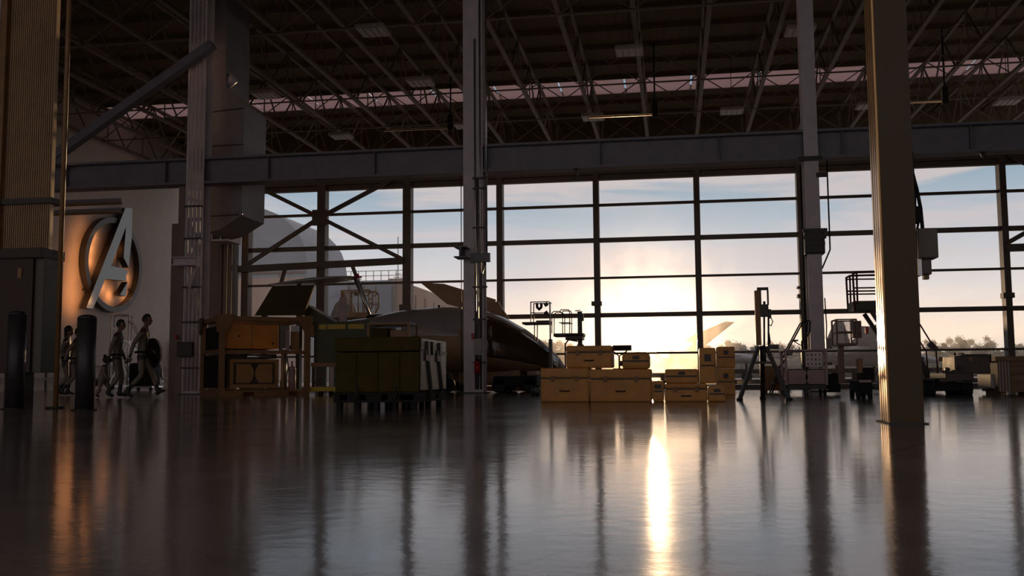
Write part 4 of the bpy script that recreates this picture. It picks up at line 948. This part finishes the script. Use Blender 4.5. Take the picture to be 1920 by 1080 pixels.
# ================================================================== ACCESS STAIR with raised platform, mostly behind the foreground column
sp = at(1690, 700, 21.4)
ac = thing('access_stair', 'mobile access stair with railed platform showing either side of the foreground column', 'stairs', (sp.x, 21.4, 0))
LA = lambda x, y: at(x, y, 21.4)-ac.location
a, b = LA(1602, 583), LA(1668, 563)
MB().bx(a.x, b.x, 0, .8, a.z, b.z, .015).obj('platform', M_green, ac)
M_rr = mat('dark red rail paint', (.12, .03, .028), .45)
for y in (0.0, .8):
    o_ = Vector((0, y, 0))
    MB().tube([LA(1603, 582)+o_, LA(1599, 514)+o_, LA(1606, 510)+o_, LA(1668, 508)+o_], .022, 8).obj('guard_rail', M_rr, ac)
    for y_ in (517, 540, 546): MB().cyl(LA(1601, y_)+o_, LA(1668, y_-1)+o_, .016, 8).obj('mid_rail', M_rr, ac)
    MB().cyl(LA(1608, 570)+o_, LA(1606, 511)+o_, .02, 8).obj('rail_post', M_rr, ac); MB().cyl(LA(1668, 566)+o_, LA(1668, 508)+o_, .02, 8).obj('rail_post', M_rr, ac)
    MB().bar(LA(1668, 574)+o_, Vector((LA(1750, 700).x, y, .12)), .06, .14).obj('stringer', M_dark, ac)
    MB().tube([LA(1668, 510)+o_, LA(1721, 602)+o_, LA(1746, 643)+o_, LA(1755, 657)+o_, LA(1758, 690)+o_, Vector((LA(1756, 700).x, y, .05))], .016, 8).obj('handrail', M_rr, ac)
    MB().bar(LA(1634, 584)+o_, LA(1672, 640)+o_, .08).obj('strut', M_dark, ac); MB().bar(LA(1672, 576)+o_, Vector((LA(1672, 700).x, y, .1)), .09).obj('support_leg', M_dark, ac)
    MB().bx(LA(1612, 0).x, LA(1752, 0).x, y-.04, y+.04, .08, .16).obj('base_rail', M_dark, ac)
    for x in (1622, 1745): q = LA(x, 700).x; MB().cyl((q, y-.03, .08), (q, y+.03, .08), .08, 14).obj('wheel', M_rubber, ac)
q0, q1 = LA(1668, 574), Vector((LA(1750, 700).x, 0, .12))
for k in range(7): f = (k+.5)/7; q = q0.lerp(q1, f); MB().bx(q.x-.12, q.x+.12, 0, .8, q.z-.02, q.z+.02).obj('tread', M_dark, ac)
MB().bar(LA(1742, 643), LA(1754, 656), .17, .10).obj('latch_box', M_dark, ac)
# ================================================================== TRACKED VEHICLE
v0 = fl(1730, 742)
tv = thing('tracked_vehicle', 'small dark tracked vehicle parked right of the foreground column', 'vehicle', (v0.x, v0.y+.1, 0))
LV = lambda x, y: at(x, y, v0.y+.1)-tv.location
M_tv = mat('brown grey vehicle paint', (.10, .075, .06), .5, .1, .2, 6)
xa, xb = LV(1733, 720).x, LV(1824, 720).x
for x, w_ in ((xa, .2), (xb-.2, .2)):
    pts = [(x, -.02, .10), (x, .06, .0), (x, 1.1, .0), (x, 1.2, .12), (x, 1.15, .3), (x, .05, .3)]
    tk = MB().prism(pts, (w_, 0, 0)).obj('track', M_rubber, tv)
    for k in range(5): MB().bx(x+.01, x+w_-.01, -.04, -.0, .04+k*.055, .065+k*.055).obj('tread_plate', M_rubber, tk)
MB().bx(xa+.2, xb-.2, .05, 1.1, .08, .32, .02).obj('hull', M_black, tv)
MB().bx(LV(1740, 0).x, xb+.02, -.02, 1.15, LV(1780, 716).z, LV(1780, 700).z, .02).obj('deck', M_tv, tv)
MB().bx(LV(1729, 0).x, LV(1745, 0).x, .0, .8, LV(1735, 717).z, LV(1735, 709).z, .01).obj('left_fender', M_tv, tv)
body = MB().bx(LV(1761, 0).x, LV(1826, 0).x, .1, 1.0, LV(1790, 701).z, LV(1790, 667).z, .025).obj('upper_body', M_tv, tv)
MB().bx(LV(1773, 0).x, LV(1824, 0).x, .12, .95, LV(1790, 667).z, LV(1790, 664).z, .01).obj('hatch', M_tv, tv)
MB().cyl(LV(1796, 666)+Vector((0, .2, 0)), LV(1796, 661)+Vector((0, .2, 0)), .018).obj('stub_aerial', M_black, tv)
MB().tube([LV(1805, 665)+Vector((0, .3, 0)), LV(1808, 662)+Vector((0, .3, 0)), LV(1814, 661)+Vector((0, .3, 0)), LV(1819, 665)+Vector((0, .3, 0))], .008, 6).obj('grab_handle', M_black, tv)
MB().bx(LV(1828, 0).x, LV(1831, 0).x, .2, .3, LV(1830, 680).z, LV(1830, 664).z).obj('side_bar', M_black, tv)
MB().bx(LV(1827, 0).x, LV(1835, 0).x, .15, 1.0, .12, LV(1830, 702).z, .02).obj('side_pod', M_side, tv)
for x, y, r in ((1778, 693, .07), (1790, 697, .06), (1803, 690, .09), (1785, 704, .05), (1797, 703, .07)):
    q = LV(x, y); MB().cyl((q.x, .02, q.z), (q.x, .11, q.z), r*.6, 14).obj('fitting', M_dark, tv)
for x in (1766, 1822): q = LV(x, 672); MB().bx(q.x-.035, q.x+.035, .085, .1, q.z-.05, q.z+.03).obj('lamp', M_brown, tv)
MB().bx(LV(1757, 0).x, LV(1797, 0).x, -.035, -.02, LV(1780, 717).z, LV(1780, 713).z).obj('tow_bar', M_dark, tv)
# ================================================================== WOOD CRATE at the right edge
wc0 = fl(1873, 741)
wc = thing('wooden_crate', 'dark slatted wooden crate at the right edge', 'crate', (wc0.x, wc0.y, 0))
LW = lambda x, y: at(x, y, wc0.y)-wc.location
zt = LW(1895, 668).z; W = 1.25
MB().bx(0, W, 0, 1.0, .06, zt-.09).obj('box', M_crate, wc); MB().bx(-.04, W+.04, -.04, 1.04, zt-.09, zt, .01).obj('lid', M_crate, wc)
for k in range(4): MB().bx(.01+k*.052, .042+k*.052, -.018, 0, .06, zt-.09).obj('corner_slat', M_side, wc)
for k in range(4): MB().bx(.23, W, -.02, 0, .07+k*.155, .20+k*.155).obj('board', M_crate, wc)
for x in (.05, W/2, W-.15): MB().bx(x, x+.1, .05, .95, 0, .06).obj('skid', M_crate, wc)
# ================================================================== AIRCRAFT between the columns and the glazing
Yj = 26.9
jc = at(830, 650, Yj)
jet = thing('aircraft', 'large smooth dark aircraft with rounded nose behind the middle column', 'aircraft', (jc.x, Yj, 0))
LJt = lambda x, y, Y=Yj: at(x, y, Y)-jet.location
prof = [(596, 606, 640, .25), (640, 603, 652, .55), (690, 597, 668, .9), (725, 590, 684, 1.15), (760, 583, 694, 1.35), (800, 579, 699, 1.45), (840, 577, 702, 1.5), (880, 578, 703, 1.5), (915, 583, 703, 1.45),
        (950, 597, 703, 1.3), (985, 617, 702, 1.1), (1012, 637, 701, .9), (1035, 657, 702, .68), (1050, 672, 702, .45), (1058, 684, 701, .22), (1061, 692, 700, .06)]
secs = []; NS = 36
for x, yt, yb, hw in prof:
    t_, b_ = LJt(x, yt), LJt(x, yb); cz = b_.z+(t_.z-b_.z)*.42; sec = []
    for k in range(NS):
        a = 2*math.pi*k/NS; c_, s_ = math.cos(a), math.sin(a)
        rz = (t_.z-cz) if s_ > 0 else (cz-b_.z)
        sec.append((t_.x, math.copysign(abs(c_)**.75, c_)*hw, cz+math.copysign(abs(s_)**(.85 if s_ > 0 else .6), s_)*rz))
    secs.append(sec)
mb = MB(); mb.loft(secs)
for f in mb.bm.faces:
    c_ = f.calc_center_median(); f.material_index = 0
    if c_.z < LJt(830, 628).z: f.material_index = 1  # paler upper skin carries the sky highlight in its colour
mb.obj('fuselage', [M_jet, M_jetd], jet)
# wrap-round nose glazing following the body a little proud of it
gl = []
for x, yt, yb, hw in prof[8:14]:
    t_, b_ = LJt(x, yt), LJt(x, yb); cz = b_.z+(t_.z-b_.z)*.42; row = []
    for k in range(9):
        a = math.pi*1.13-math.pi*.44*k/8
        c_, s_ = math.cos(a), math.sin(a); rz = (t_.z-cz) if s_ > 0 else (cz-b_.z)
        row.append(Vector((t_.x, math.copysign(abs(c_)**.75, c_)*hw*1.012-.008, cz+math.copysign(abs(s_)**.8, s_)*rz*1.0)))
    gl.append(row)
m = MB(); vs = [[m.bm.verts.new(p) for p in r] for r in gl]
for A_, B_ in zip(vs, vs[1:]):
    for k in range(8): f = m.bm.faces.new((A_[k], A_[k+1], B_[k+1], B_[k])); f.smooth = True
o = m.obj('canopy', M_cockpit, jet); md = o.modifiers.new('s', 'SOLIDIFY'); md.thickness = .02
w_ = MB(); rows = []
for (x, y0, y1) in ((517, 536, 536), (560, 526, 535), (600, 520, 533), (640, 519, 526), (668, 520, 521.5)):
    t_, b_ = LJt(x, y0), LJt(x, y1); cz = (t_.z+b_.z)/2; rz = max(.012, (t_.z-b_.z)/2)
    rows.append([(t_.x, math.cos(2*math.pi*k/16)*.55, cz+math.sin(2*math.pi*k/16)*rz) for k in range(16)])
w_.loft(rows).obj('raised_wing', M_jet, jet)
MB().bar(LJt(668, 521), LJt(678, 519), .05).ball(LJt(670, 517), (.06, .06, .06)).obj('wing_tip', M_red, jet)
MB().cyl(LJt(664, 519), LJt(697, 600), .045, 10).obj('wing_strut', M_alu, jet)
MB().cyl(LJt(560, 534), LJt(585, 600), .06, 10).cyl(LJt(585, 600), LJt(600, 618), .06, 10).obj('wing_root_arm', M_jetd, jet)
MB().bx(LJt(560, 0).x if False else LJt(585, 610).x, LJt(640, 610).x, -.35, .35, LJt(610, 632).z, LJt(610, 604).z, .04).obj('tail_boom', M_jetd, jet)
Yf = 28.1
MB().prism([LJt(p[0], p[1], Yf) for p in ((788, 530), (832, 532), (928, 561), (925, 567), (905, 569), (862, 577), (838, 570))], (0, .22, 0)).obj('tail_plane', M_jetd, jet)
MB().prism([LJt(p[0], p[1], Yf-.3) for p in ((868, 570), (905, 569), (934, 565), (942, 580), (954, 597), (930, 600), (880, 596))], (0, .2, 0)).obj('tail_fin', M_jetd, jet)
MB().cyl(LJt(823, 578), LJt(823, 572), .03).obj('dorsal_aerial', M_black, jet)
MB().ball(LJt(715, 596), (.45, .5, .1)).obj('dark_hump', M_black, jet)
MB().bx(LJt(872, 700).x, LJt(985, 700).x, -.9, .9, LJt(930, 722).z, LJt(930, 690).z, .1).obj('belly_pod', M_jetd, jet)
for x, y0 in ((853, -.9), (853, .9), (900, -1.0), (990, -.3), (950, .7), (1000, .4)):
    q = LJt(x, 725); leg = MB().cyl((q.x, y0, .5), (q.x, y0, .2), .05).bx(q.x-.04, q.x+.12, y0-.04, y0+.04, .35, .75).obj('landing_gear', M_dark, jet)
    MB().cyl((q.x, y0-.09, .2), (q.x, y0+.09, .2), .2, 20).obj('wheel', M_rubber, leg)
MB().prism([LJt(838, 700), LJt(866, 700), LJt(860, 716), LJt(845, 716)], (0, .03, 0)).obj('gear_door', M_jetd, jet)
# tow tractor under the nose
tw = thing('tow_tractor', 'low dark tow tractor under the aircraft nose', 'tractor', (at(965, 735, 24.9).x, 24.9, 0))
LTW = lambda x, y: at(x, y, 24.9)-tw.location
MB().bx(LTW(925, 0).x, LTW(1004, 0).x, -.4, .4, .16, .42, .05).obj('body', M_black, tw); MB().bx(LTW(985, 0).x, LTW(1003, 0).x, -.35, .35, .42, .55, .04).obj('hood', M_jetd, tw)
for x in (935, 990):
    for y in (-.4, .32): MB().cyl((LTW(x, 0).x, y, .17), (LTW(x, 0).x, y+.08, .17), .17, 16).obj('wheel', M_rubber, tw)
# ================================================================== OUTSIDE
M_hangar = mat('pale hangar cladding', (.30, .34, .39), .65, 0, .1, .15, .05, 3)
M_hangar2 = mat('warm hangar face', (.46, .36, .30), .75, 0, .15, .12); M_seam = mat('cladding seam', (.22, .18, .16), .8)
# big round shouldered hangar at far left
Yh = 92
bh = thing('round_hangar', 'huge pale hangar with a rounded shoulder outside the leftmost windows', 'building', (at(578, 520, Yh).x, Yh, 0))
LH = lambda x, y: at(x, y, Yh)-bh.location
pts = [LH(578, 535), LH(577, 500), LH(573, 470), LH(565, 447), LH(552, 428), LH(536, 412), LH(516, 400), LH(494, 391), LH(466, 384)]
z00 = pts[-1]; L_ = [Vector((p.x, 0, p.z)) for p in pts]
prof_ = [Vector((0, 0, 0))]+L_+[Vector((-16, 0, z00.z+1.2)), Vector((-24, 0, z00.z+1.2)), Vector((-34, 0, z00.z-2)), Vector((-40, 0, 0))]
MB().prism(prof_, (0, 12, 0)).obj('shell', M_hangar, bh)
zz = LH(500, 510).z
for x in range(-36, 0, 3): MB().bx(x-.05, x+.05, -.06, 0, 0, zz+ (0 if x > -3 else 0)).obj('seam', M_seam, bh)
MB().bx(-38, -.3, -.12, 0, zz-.2, zz).obj('belt_line', M_seam, bh)
MB().bx(-38, -.4, -.09, 0, .2, zz-.6).obj('warm_reflection_face', M_hangar2, bh)  # tan lower sheet paints the warm reflection in the window glass
# long hangar with railed roof
Ya = 105
lh = thing('flat_hangar', 'long pale hangar with a railed flat roof and sloping right end', 'building', (at(735, 600, Ya).x, Ya, 0))
LB = lambda x, y, Y=Ya: at(x, y, Y)-lh.location
zt = LB(650, 527).z
xl_, xm_, xr2 = LB(572, 560).x, LB(736, 560).x, LB(868, 590).x
MB().bx(xl_, xm_, 0, 40, 0, zt).obj('front_block', M_hangar, lh)
pr = [Vector((xm_, 0, 0)), Vector((xm_, 0, zt)), LB(762, 531), LB(800, 545), LB(832, 560), LB(852, 574), LB(864, 588), Vector((xr2, 0, 0))]
MB().prism([Vector((p.x, 1.0, p.z)) for p in pr], (0, 36, 0)).obj('curved_end', M_hangar2, lh)
for x in (600, 626, 655, 682, 705, 736): q = LB(x, 560).x; MB().bx(q-.06, q+.06, -.08, 0, 0, zt-.6).obj('seam', M_seam, lh)
for x, y in ((757, 548), (775, 553), (793, 559), (810, 566), (826, 573), (840, 580), (851, 588)): q = LB(x, y); MB().bx(q.x-.05, q.x+.05, .9, 1.02, 0, q.z).obj('panel_seam', M_seam, lh)
MB().bx(xl_, xm_, -.05, 0, zt*.62, zt*.64).obj('belt_line', M_seam, lh)
a, b = LB(699, 528), LB(726, 512); MB().bx(a.x, b.x, 6, 10, zt, b.z).obj('roof_house', M_hangar2, lh)
for y in (0.3,):
    for z in (.55, 1.1): MB().bx(xl_, LB(770, 530).x, y, y+.06, zt+z-.03, zt+z+.03).obj('roof_rail', M_seam, lh)
for k in range(15): q = xl_+(LB(770, 530).x-xl_)*k/14; MB().bx(q-.03, q+.03, .3, .36, zt, zt+1.1).obj('rail_post', M_seam, lh)
for x, y in ((709, 425), (727, 478)):
    q = LB(x, 512); MB().cyl((q.x, 8, zt), (q.x, 8, LB(x, y).z), .05, 8).obj('mast', M_seam, lh)
q = LB(709, 507); MB().bx(q.x-.5, q.x+.5, 7.9, 8.1, q.z-.03, q.z+.03).bx(q.x-.3, q.x+.3, 7.9, 8.1, q.z+.4, q.z+.46).obj('mast_arms', M_seam, lh)
# bluish covered stand and lattice platform just outside
Yo = 33.0
ten = thing('covered_stand', 'grey blue draped cover standing outside behind the lattice platform', 'cover', (at(645, 600, Yo+2).x, Yo+2, -.03))
LTN = lambda x, y: at(x, y, Yo+2)-ten.location
rows = []
for y, x0, x1, d in ((735, 618, 676, .6), (600, 619, 672, .55), (588, 623, 669, .5), (572, 629, 664, .4), (563, 637, 658, .3), (560, 642, 652, .15)):
    a, b = LTN(x0, y), LTN(x1, y); cx = (a.x+b.x)/2; hw = (b.x-a.x)/2; z = max(0, LTN((x0+x1)/2, y).z) if y < 700 else 0
    rows.append([(cx+math.cos(2*math.pi*k/20)*hw, math.sin(2*math.pi*k/20)*d, z) for k in range(20)])
MB().loft(rows).obj('drape', mat('blue grey cloth', (.16, .19, .23), .9, 0, .1), ten)
lp_ = thing('lattice_platform', 'brown lattice cage on a post outside the second window bay', 'platform', (at(672, 600, Yo).x, Yo, -.03))
LQ = lambda x, y: at(x, y, Yo)-lp_.location
for yy in (0, .7):
    o_ = Vector((0, yy, 0)); C_ = [(645, 545), (693, 544), (699, 549), (699, 572), (691, 588), (650, 588)]
    for p, q in zip(C_, C_[1:]+C_[:1]): MB().bar(LQ(*p)+o_, LQ(*q)+o_, .05).obj('frame_bar', M_brown, lp_)
    for p, q in (((680, 545), (681, 588)), ((680, 568), (699, 568)), ((681, 560), (698, 546)), ((660, 545), (660, 588)), ((672, 545), (672, 588))): MB().bar(LQ(*p)+o_, LQ(*q)+o_, .035).obj('lattice_bar', M_brown, lp_)
MB().bx(LQ(644, 0).x, LQ(650, 0).x, -.05, .75, LQ(647, 570).z, LQ(647, 544).z).obj('side_plate', M_brown, lp_)
MB().bx(LQ(647, 0).x, LQ(697, 0).x, -.1, .8, LQ(670, 596).z, LQ(670, 586).z).obj('deck', M_brown, lp_)
MB().bx(LQ(666, 0).x, LQ(676, 0).x, .2, .5, 0, LQ(670, 590).z).bx(LQ(650, 0).x, LQ(692, 0).x, -.2, .9, 0, .12).obj('post', M_dark, lp_)
MB().cyl(LQ(664, 553)+Vector((0, .3, 0)), LQ(664, 546)+Vector((0, .3, 0)), .1, 14).obj('lamp_head', M_dark, lp_)
# guard rail outside
Yg = 32.5
og = thing('outdoor_rail', 'dark two bar guard rail outside the right hand windows', 'rail', (3, Yg, -.03))
za, zb = at(1700, 694, Yg).z+.03, at(1700, 714, Yg).z+.03
x0 = at(985, 700, Yg).x-3
for z in (za, max(.15, zb)): MB().bx(x0, 14, -.05, .05, z-.07, z+.07).obj('rail', M_dsteel, og)
MB().bx(x0, 14, -.1, .1, 0, .1).obj('kerb', M_dsteel, og)
for k in range(9): MB().bx(x0+.4+k*2.0, x0+.56+k*2.0, .05, .15, 0, za+.07).obj('post', M_dsteel, og)
# parked fighter jets outside
M_fj = mat('fighter grey', (.30, .29, .29), .45, .1, .1, 2)
def fighter(label, Y, xc, fins, wing, body, extra=()):
    c_ = at(xc, 690, Y); t = thing('jet_aircraft', label, 'aircraft', (c_.x, Y, -.03)); L = lambda x, y, d=0: at(x, y, Y)-t.location+Vector((0, d, 0))
    for pts, d in fins: MB().prism([L(x, y, d) for x, y in pts], (.1, .35, .02)).obj('tail_fin', M_fj, t)
    rows = []
    for x, yt, yb, hw in body:
        a, b = L(x, yt), L(x, yb); cz = (a.z+b.z)/2; rz = (a.z-b.z)/2
        rows.append([(a.x, hw*math.cos(2*math.pi*k/20), cz+rz*math.sin(2*math.pi*k/20)) for k in range(20)])
    MB().loft(rows).obj('fuselage', M_fj, t)
    for pts in wing: MB().prism([L(x, y, d) for x, y, d in pts], (0, .05, .16)).obj('wing', M_fj, t)
    for x in (body[1][0], body[-2][0], (body[1][0]+body[-2][0])/2):
        q = L(x, 700); MB().cyl((q.x, 0, .3), (q.x, 0, L(x, 682).z), .08).obj('gear_leg', M_dark, t); MB().cyl((q.x, -.12, .33), (q.x, .12, .33), .33, 18).obj('wheel', M_rubber, t)
    return t
fighter('pale parked jet whose swept tail fin rises right of the sun', 62, 1320,
        [([(1285, 641), (1288, 634), (1352, 606), (1360, 603), (1375, 604), (1335, 636), (1318, 650)], 0), ([(1283, 655), (1300, 645), (1330, 648), (1336, 660), (1300, 662)], .5)],
        [((1300, 672, -1), (1360, 672, -5), (1380, 674, -5), (1345, 674, -1))],
        [(1270, 664, 672, .3), (1290, 660, 680, .7), (1320, 658, 684, .9), (1360, 660, 684, .9), (1400, 664, 682, .7), (1440, 672, 680, .2)])
fighter('grey parked jet with two canted tail fins behind the personnel lift', 48, 1610,
        [([(1545, 648), (1560, 612), (1566, 603), (1580, 602), (1592, 640), (1592, 658), (1548, 658)], 0), ([(1602, 655), (1600, 640), (1620, 618), (1609, 610), (1640, 611), (1660, 600), (1668, 640), (1640, 648), (1628, 660)], .6),
         ([(1618, 640), (1645, 633), (1672, 655), (1640, 655)], -.4)],
        [((1560, 668, -1), (1600, 660, -4), (1660, 664, -4), (1680, 670, -1))],
        [(1545, 655, 680, .6), (1570, 650, 686, .9), (1610, 649, 688, 1.0), (1660, 652, 687, 1.0), (1710, 660, 684, .8), (1760, 672, 681, .25)])
# service cart outside by the rail
oc = thing('service_cart', 'hazy low service cart outside beyond the guard rail, behind the lift', 'cart', (at(1660, 700, 36).x, 36, -.03))
LO = lambda x, y: at(x, y, 36)-oc.location
MB().bx(LO(1630, 0).x, LO(1690, 0).x, 0, 1.2, .35, LO(1660, 672).z, .05).obj('body', M_jetd, oc)
for x in (1638, 1682):
    for y in (.1, 1.1): MB().cyl((LO(x, 0).x, y-.06, .22), (LO(x, 0).x, y+.06, .22), .24, 16).obj('wheel', M_rubber, oc)
# tree line far outside
rnd = random.Random(7)
M_leaf = mat('dusty foliage', (.17, .15, .09), .85, 0, .3, 1.2); M_trunk = mat('bark', (.12, .09, .07), .9)
def tree_proto(kind, seed):
    r = random.Random(seed); t = thing('tree', '', 'tree', (0, 0, -.03)); hgt = (1.0, 1.25, .8)[kind]
    MB().cyl((0, 0, 0), (.02, 0, hgt*.45), .035, 8, .022).cyl((.02, 0, hgt*.4), (.12, .05, hgt*.65), .018, 6, .01).cyl((.02, 0, hgt*.4), (-.12, -.04, hgt*.6), .018, 6, .01).obj('trunk', M_trunk, t)
    m = MB(); cl = []
    for k in range((16, 14, 14)[kind]):
        a = r.random()*6.283; z = hgt*(.25+.68*r.random()); w = ((.40, .20, .55)[kind])*(1-abs(z/hgt-.5)*1.0)*math.sqrt(r.random())
        cl.append(Vector((math.cos(a)*w, math.sin(a)*w*.7, z)))
    for c_ in cl:
        s_ = .05+.06*r.random()
        m.ball(c_, (s_*1.2, s_, s_*.85), 6, 9, lambda p, n: p*(1+.28*math.sin(n.x*7+c_.x*30)*math.cos(n.z*6+c_.z*20)))
        for q in range(70):
            d = Vector((r.gauss(0, 1), r.gauss(0, 1), r.gauss(0, 1))).normalized(); p = c_+d*s_*(.9+1.2*r.random()**1.5); e = Vector((r.gauss(0, 1), r.gauss(0, 1), r.gauss(0, 1))).normalized()*.022; g_ = d.cross(e).normalized()*.016
            v = [m.bm.verts.new(p+x) for x in (-e, g_, e, -g_)]; m.bm.faces.new(v)
    m.obj('foliage', M_leaf, t); return t
protos = [tree_proto(k, 30+k) for k in range(3)]
KN = ['broad leafy tree', 'tall narrow leafy tree', 'low spreading leafy tree']
TR = []
x = 1165
while x < 1990:
    TR.append((x, (652 if x > 1300 else 664)-rnd.random()*10, rnd.choice((0, 2, 0)))); x += 19+rnd.random()*12
TR += [(900+15*k, 639, 0 if k % 2 else 2) for k in range(12)]  # row added behind the aircraft to block low sun from the left hall
TR += [(1382, 638, 0), (1400, 642, 2), (1460, 640, 0), (1490, 643, 2), (1768, 638, 0), (1800, 634, 0), (1818, 631, 0), (1838, 634, 2), (1860, 627, 1), (1745, 634, 1), (1910, 640, 0)]
fresh = [True]*3
for x, yt, k in sorted(TR):
    Y = 150+rnd.random()*40; p = at(x, 700, Y); zt = at(x, yt, Y).z; s_ = zt/(1.0, 1.25, .8)[k]
    t = protos[k] if fresh[k] else dup(protos[k], (0, 0, 0)); fresh[k] = False
    t.location = (p.x, Y, -.03); t.rotation_euler = (0, 0, rnd.random()*.9-.45); t.scale = (s_,)*3
    t['group'] = ['broad far trees', 'narrow far trees', 'low far trees'][k]; t['label'] = 'hazy %s in the far tree line outside the windows' % KN[k]
hd = MB(); r = random.Random(5)
for k in range(420):
    p = at(1120+r.random()*900, 700, 140+r.random()*12); s_ = .7+r.random()*.9
    hd.ball((p.x, p.y, s_*.8), (s_*1.5, s_, s_), 5, 7, lambda q, n: q*(1+.25*math.sin(n.x*9+p.x)*math.cos(n.z*7+p.x*3)))
tag(hd.obj('undergrowth', M_leaf), 'low hazy undergrowth along the foot of the far tree line', 'bushes', kind='stuff')

# thin golden evening haze over the field between the apron and the trees
hz = bpy.data.materials.new('evening haze'); hz.use_nodes = True; nt = hz.node_tree; nt.nodes.clear()
vs_ = nt.nodes.new('ShaderNodeVolumeScatter'); vs_.inputs['Color'].default_value = (.95, .93, .91, 1); vs_.inputs['Density'].default_value = .0045; vs_.inputs['Anisotropy'].default_value = .55
nt.links.new(vs_.outputs[0], nt.nodes.new('ShaderNodeOutputMaterial').inputs['Volume'])
tag(MB().bx(-190, 190, 108, 240, -.02, 11).obj('field_haze', hz), 'thin golden evening haze lying over the field outside', 'haze', kind='stuff')
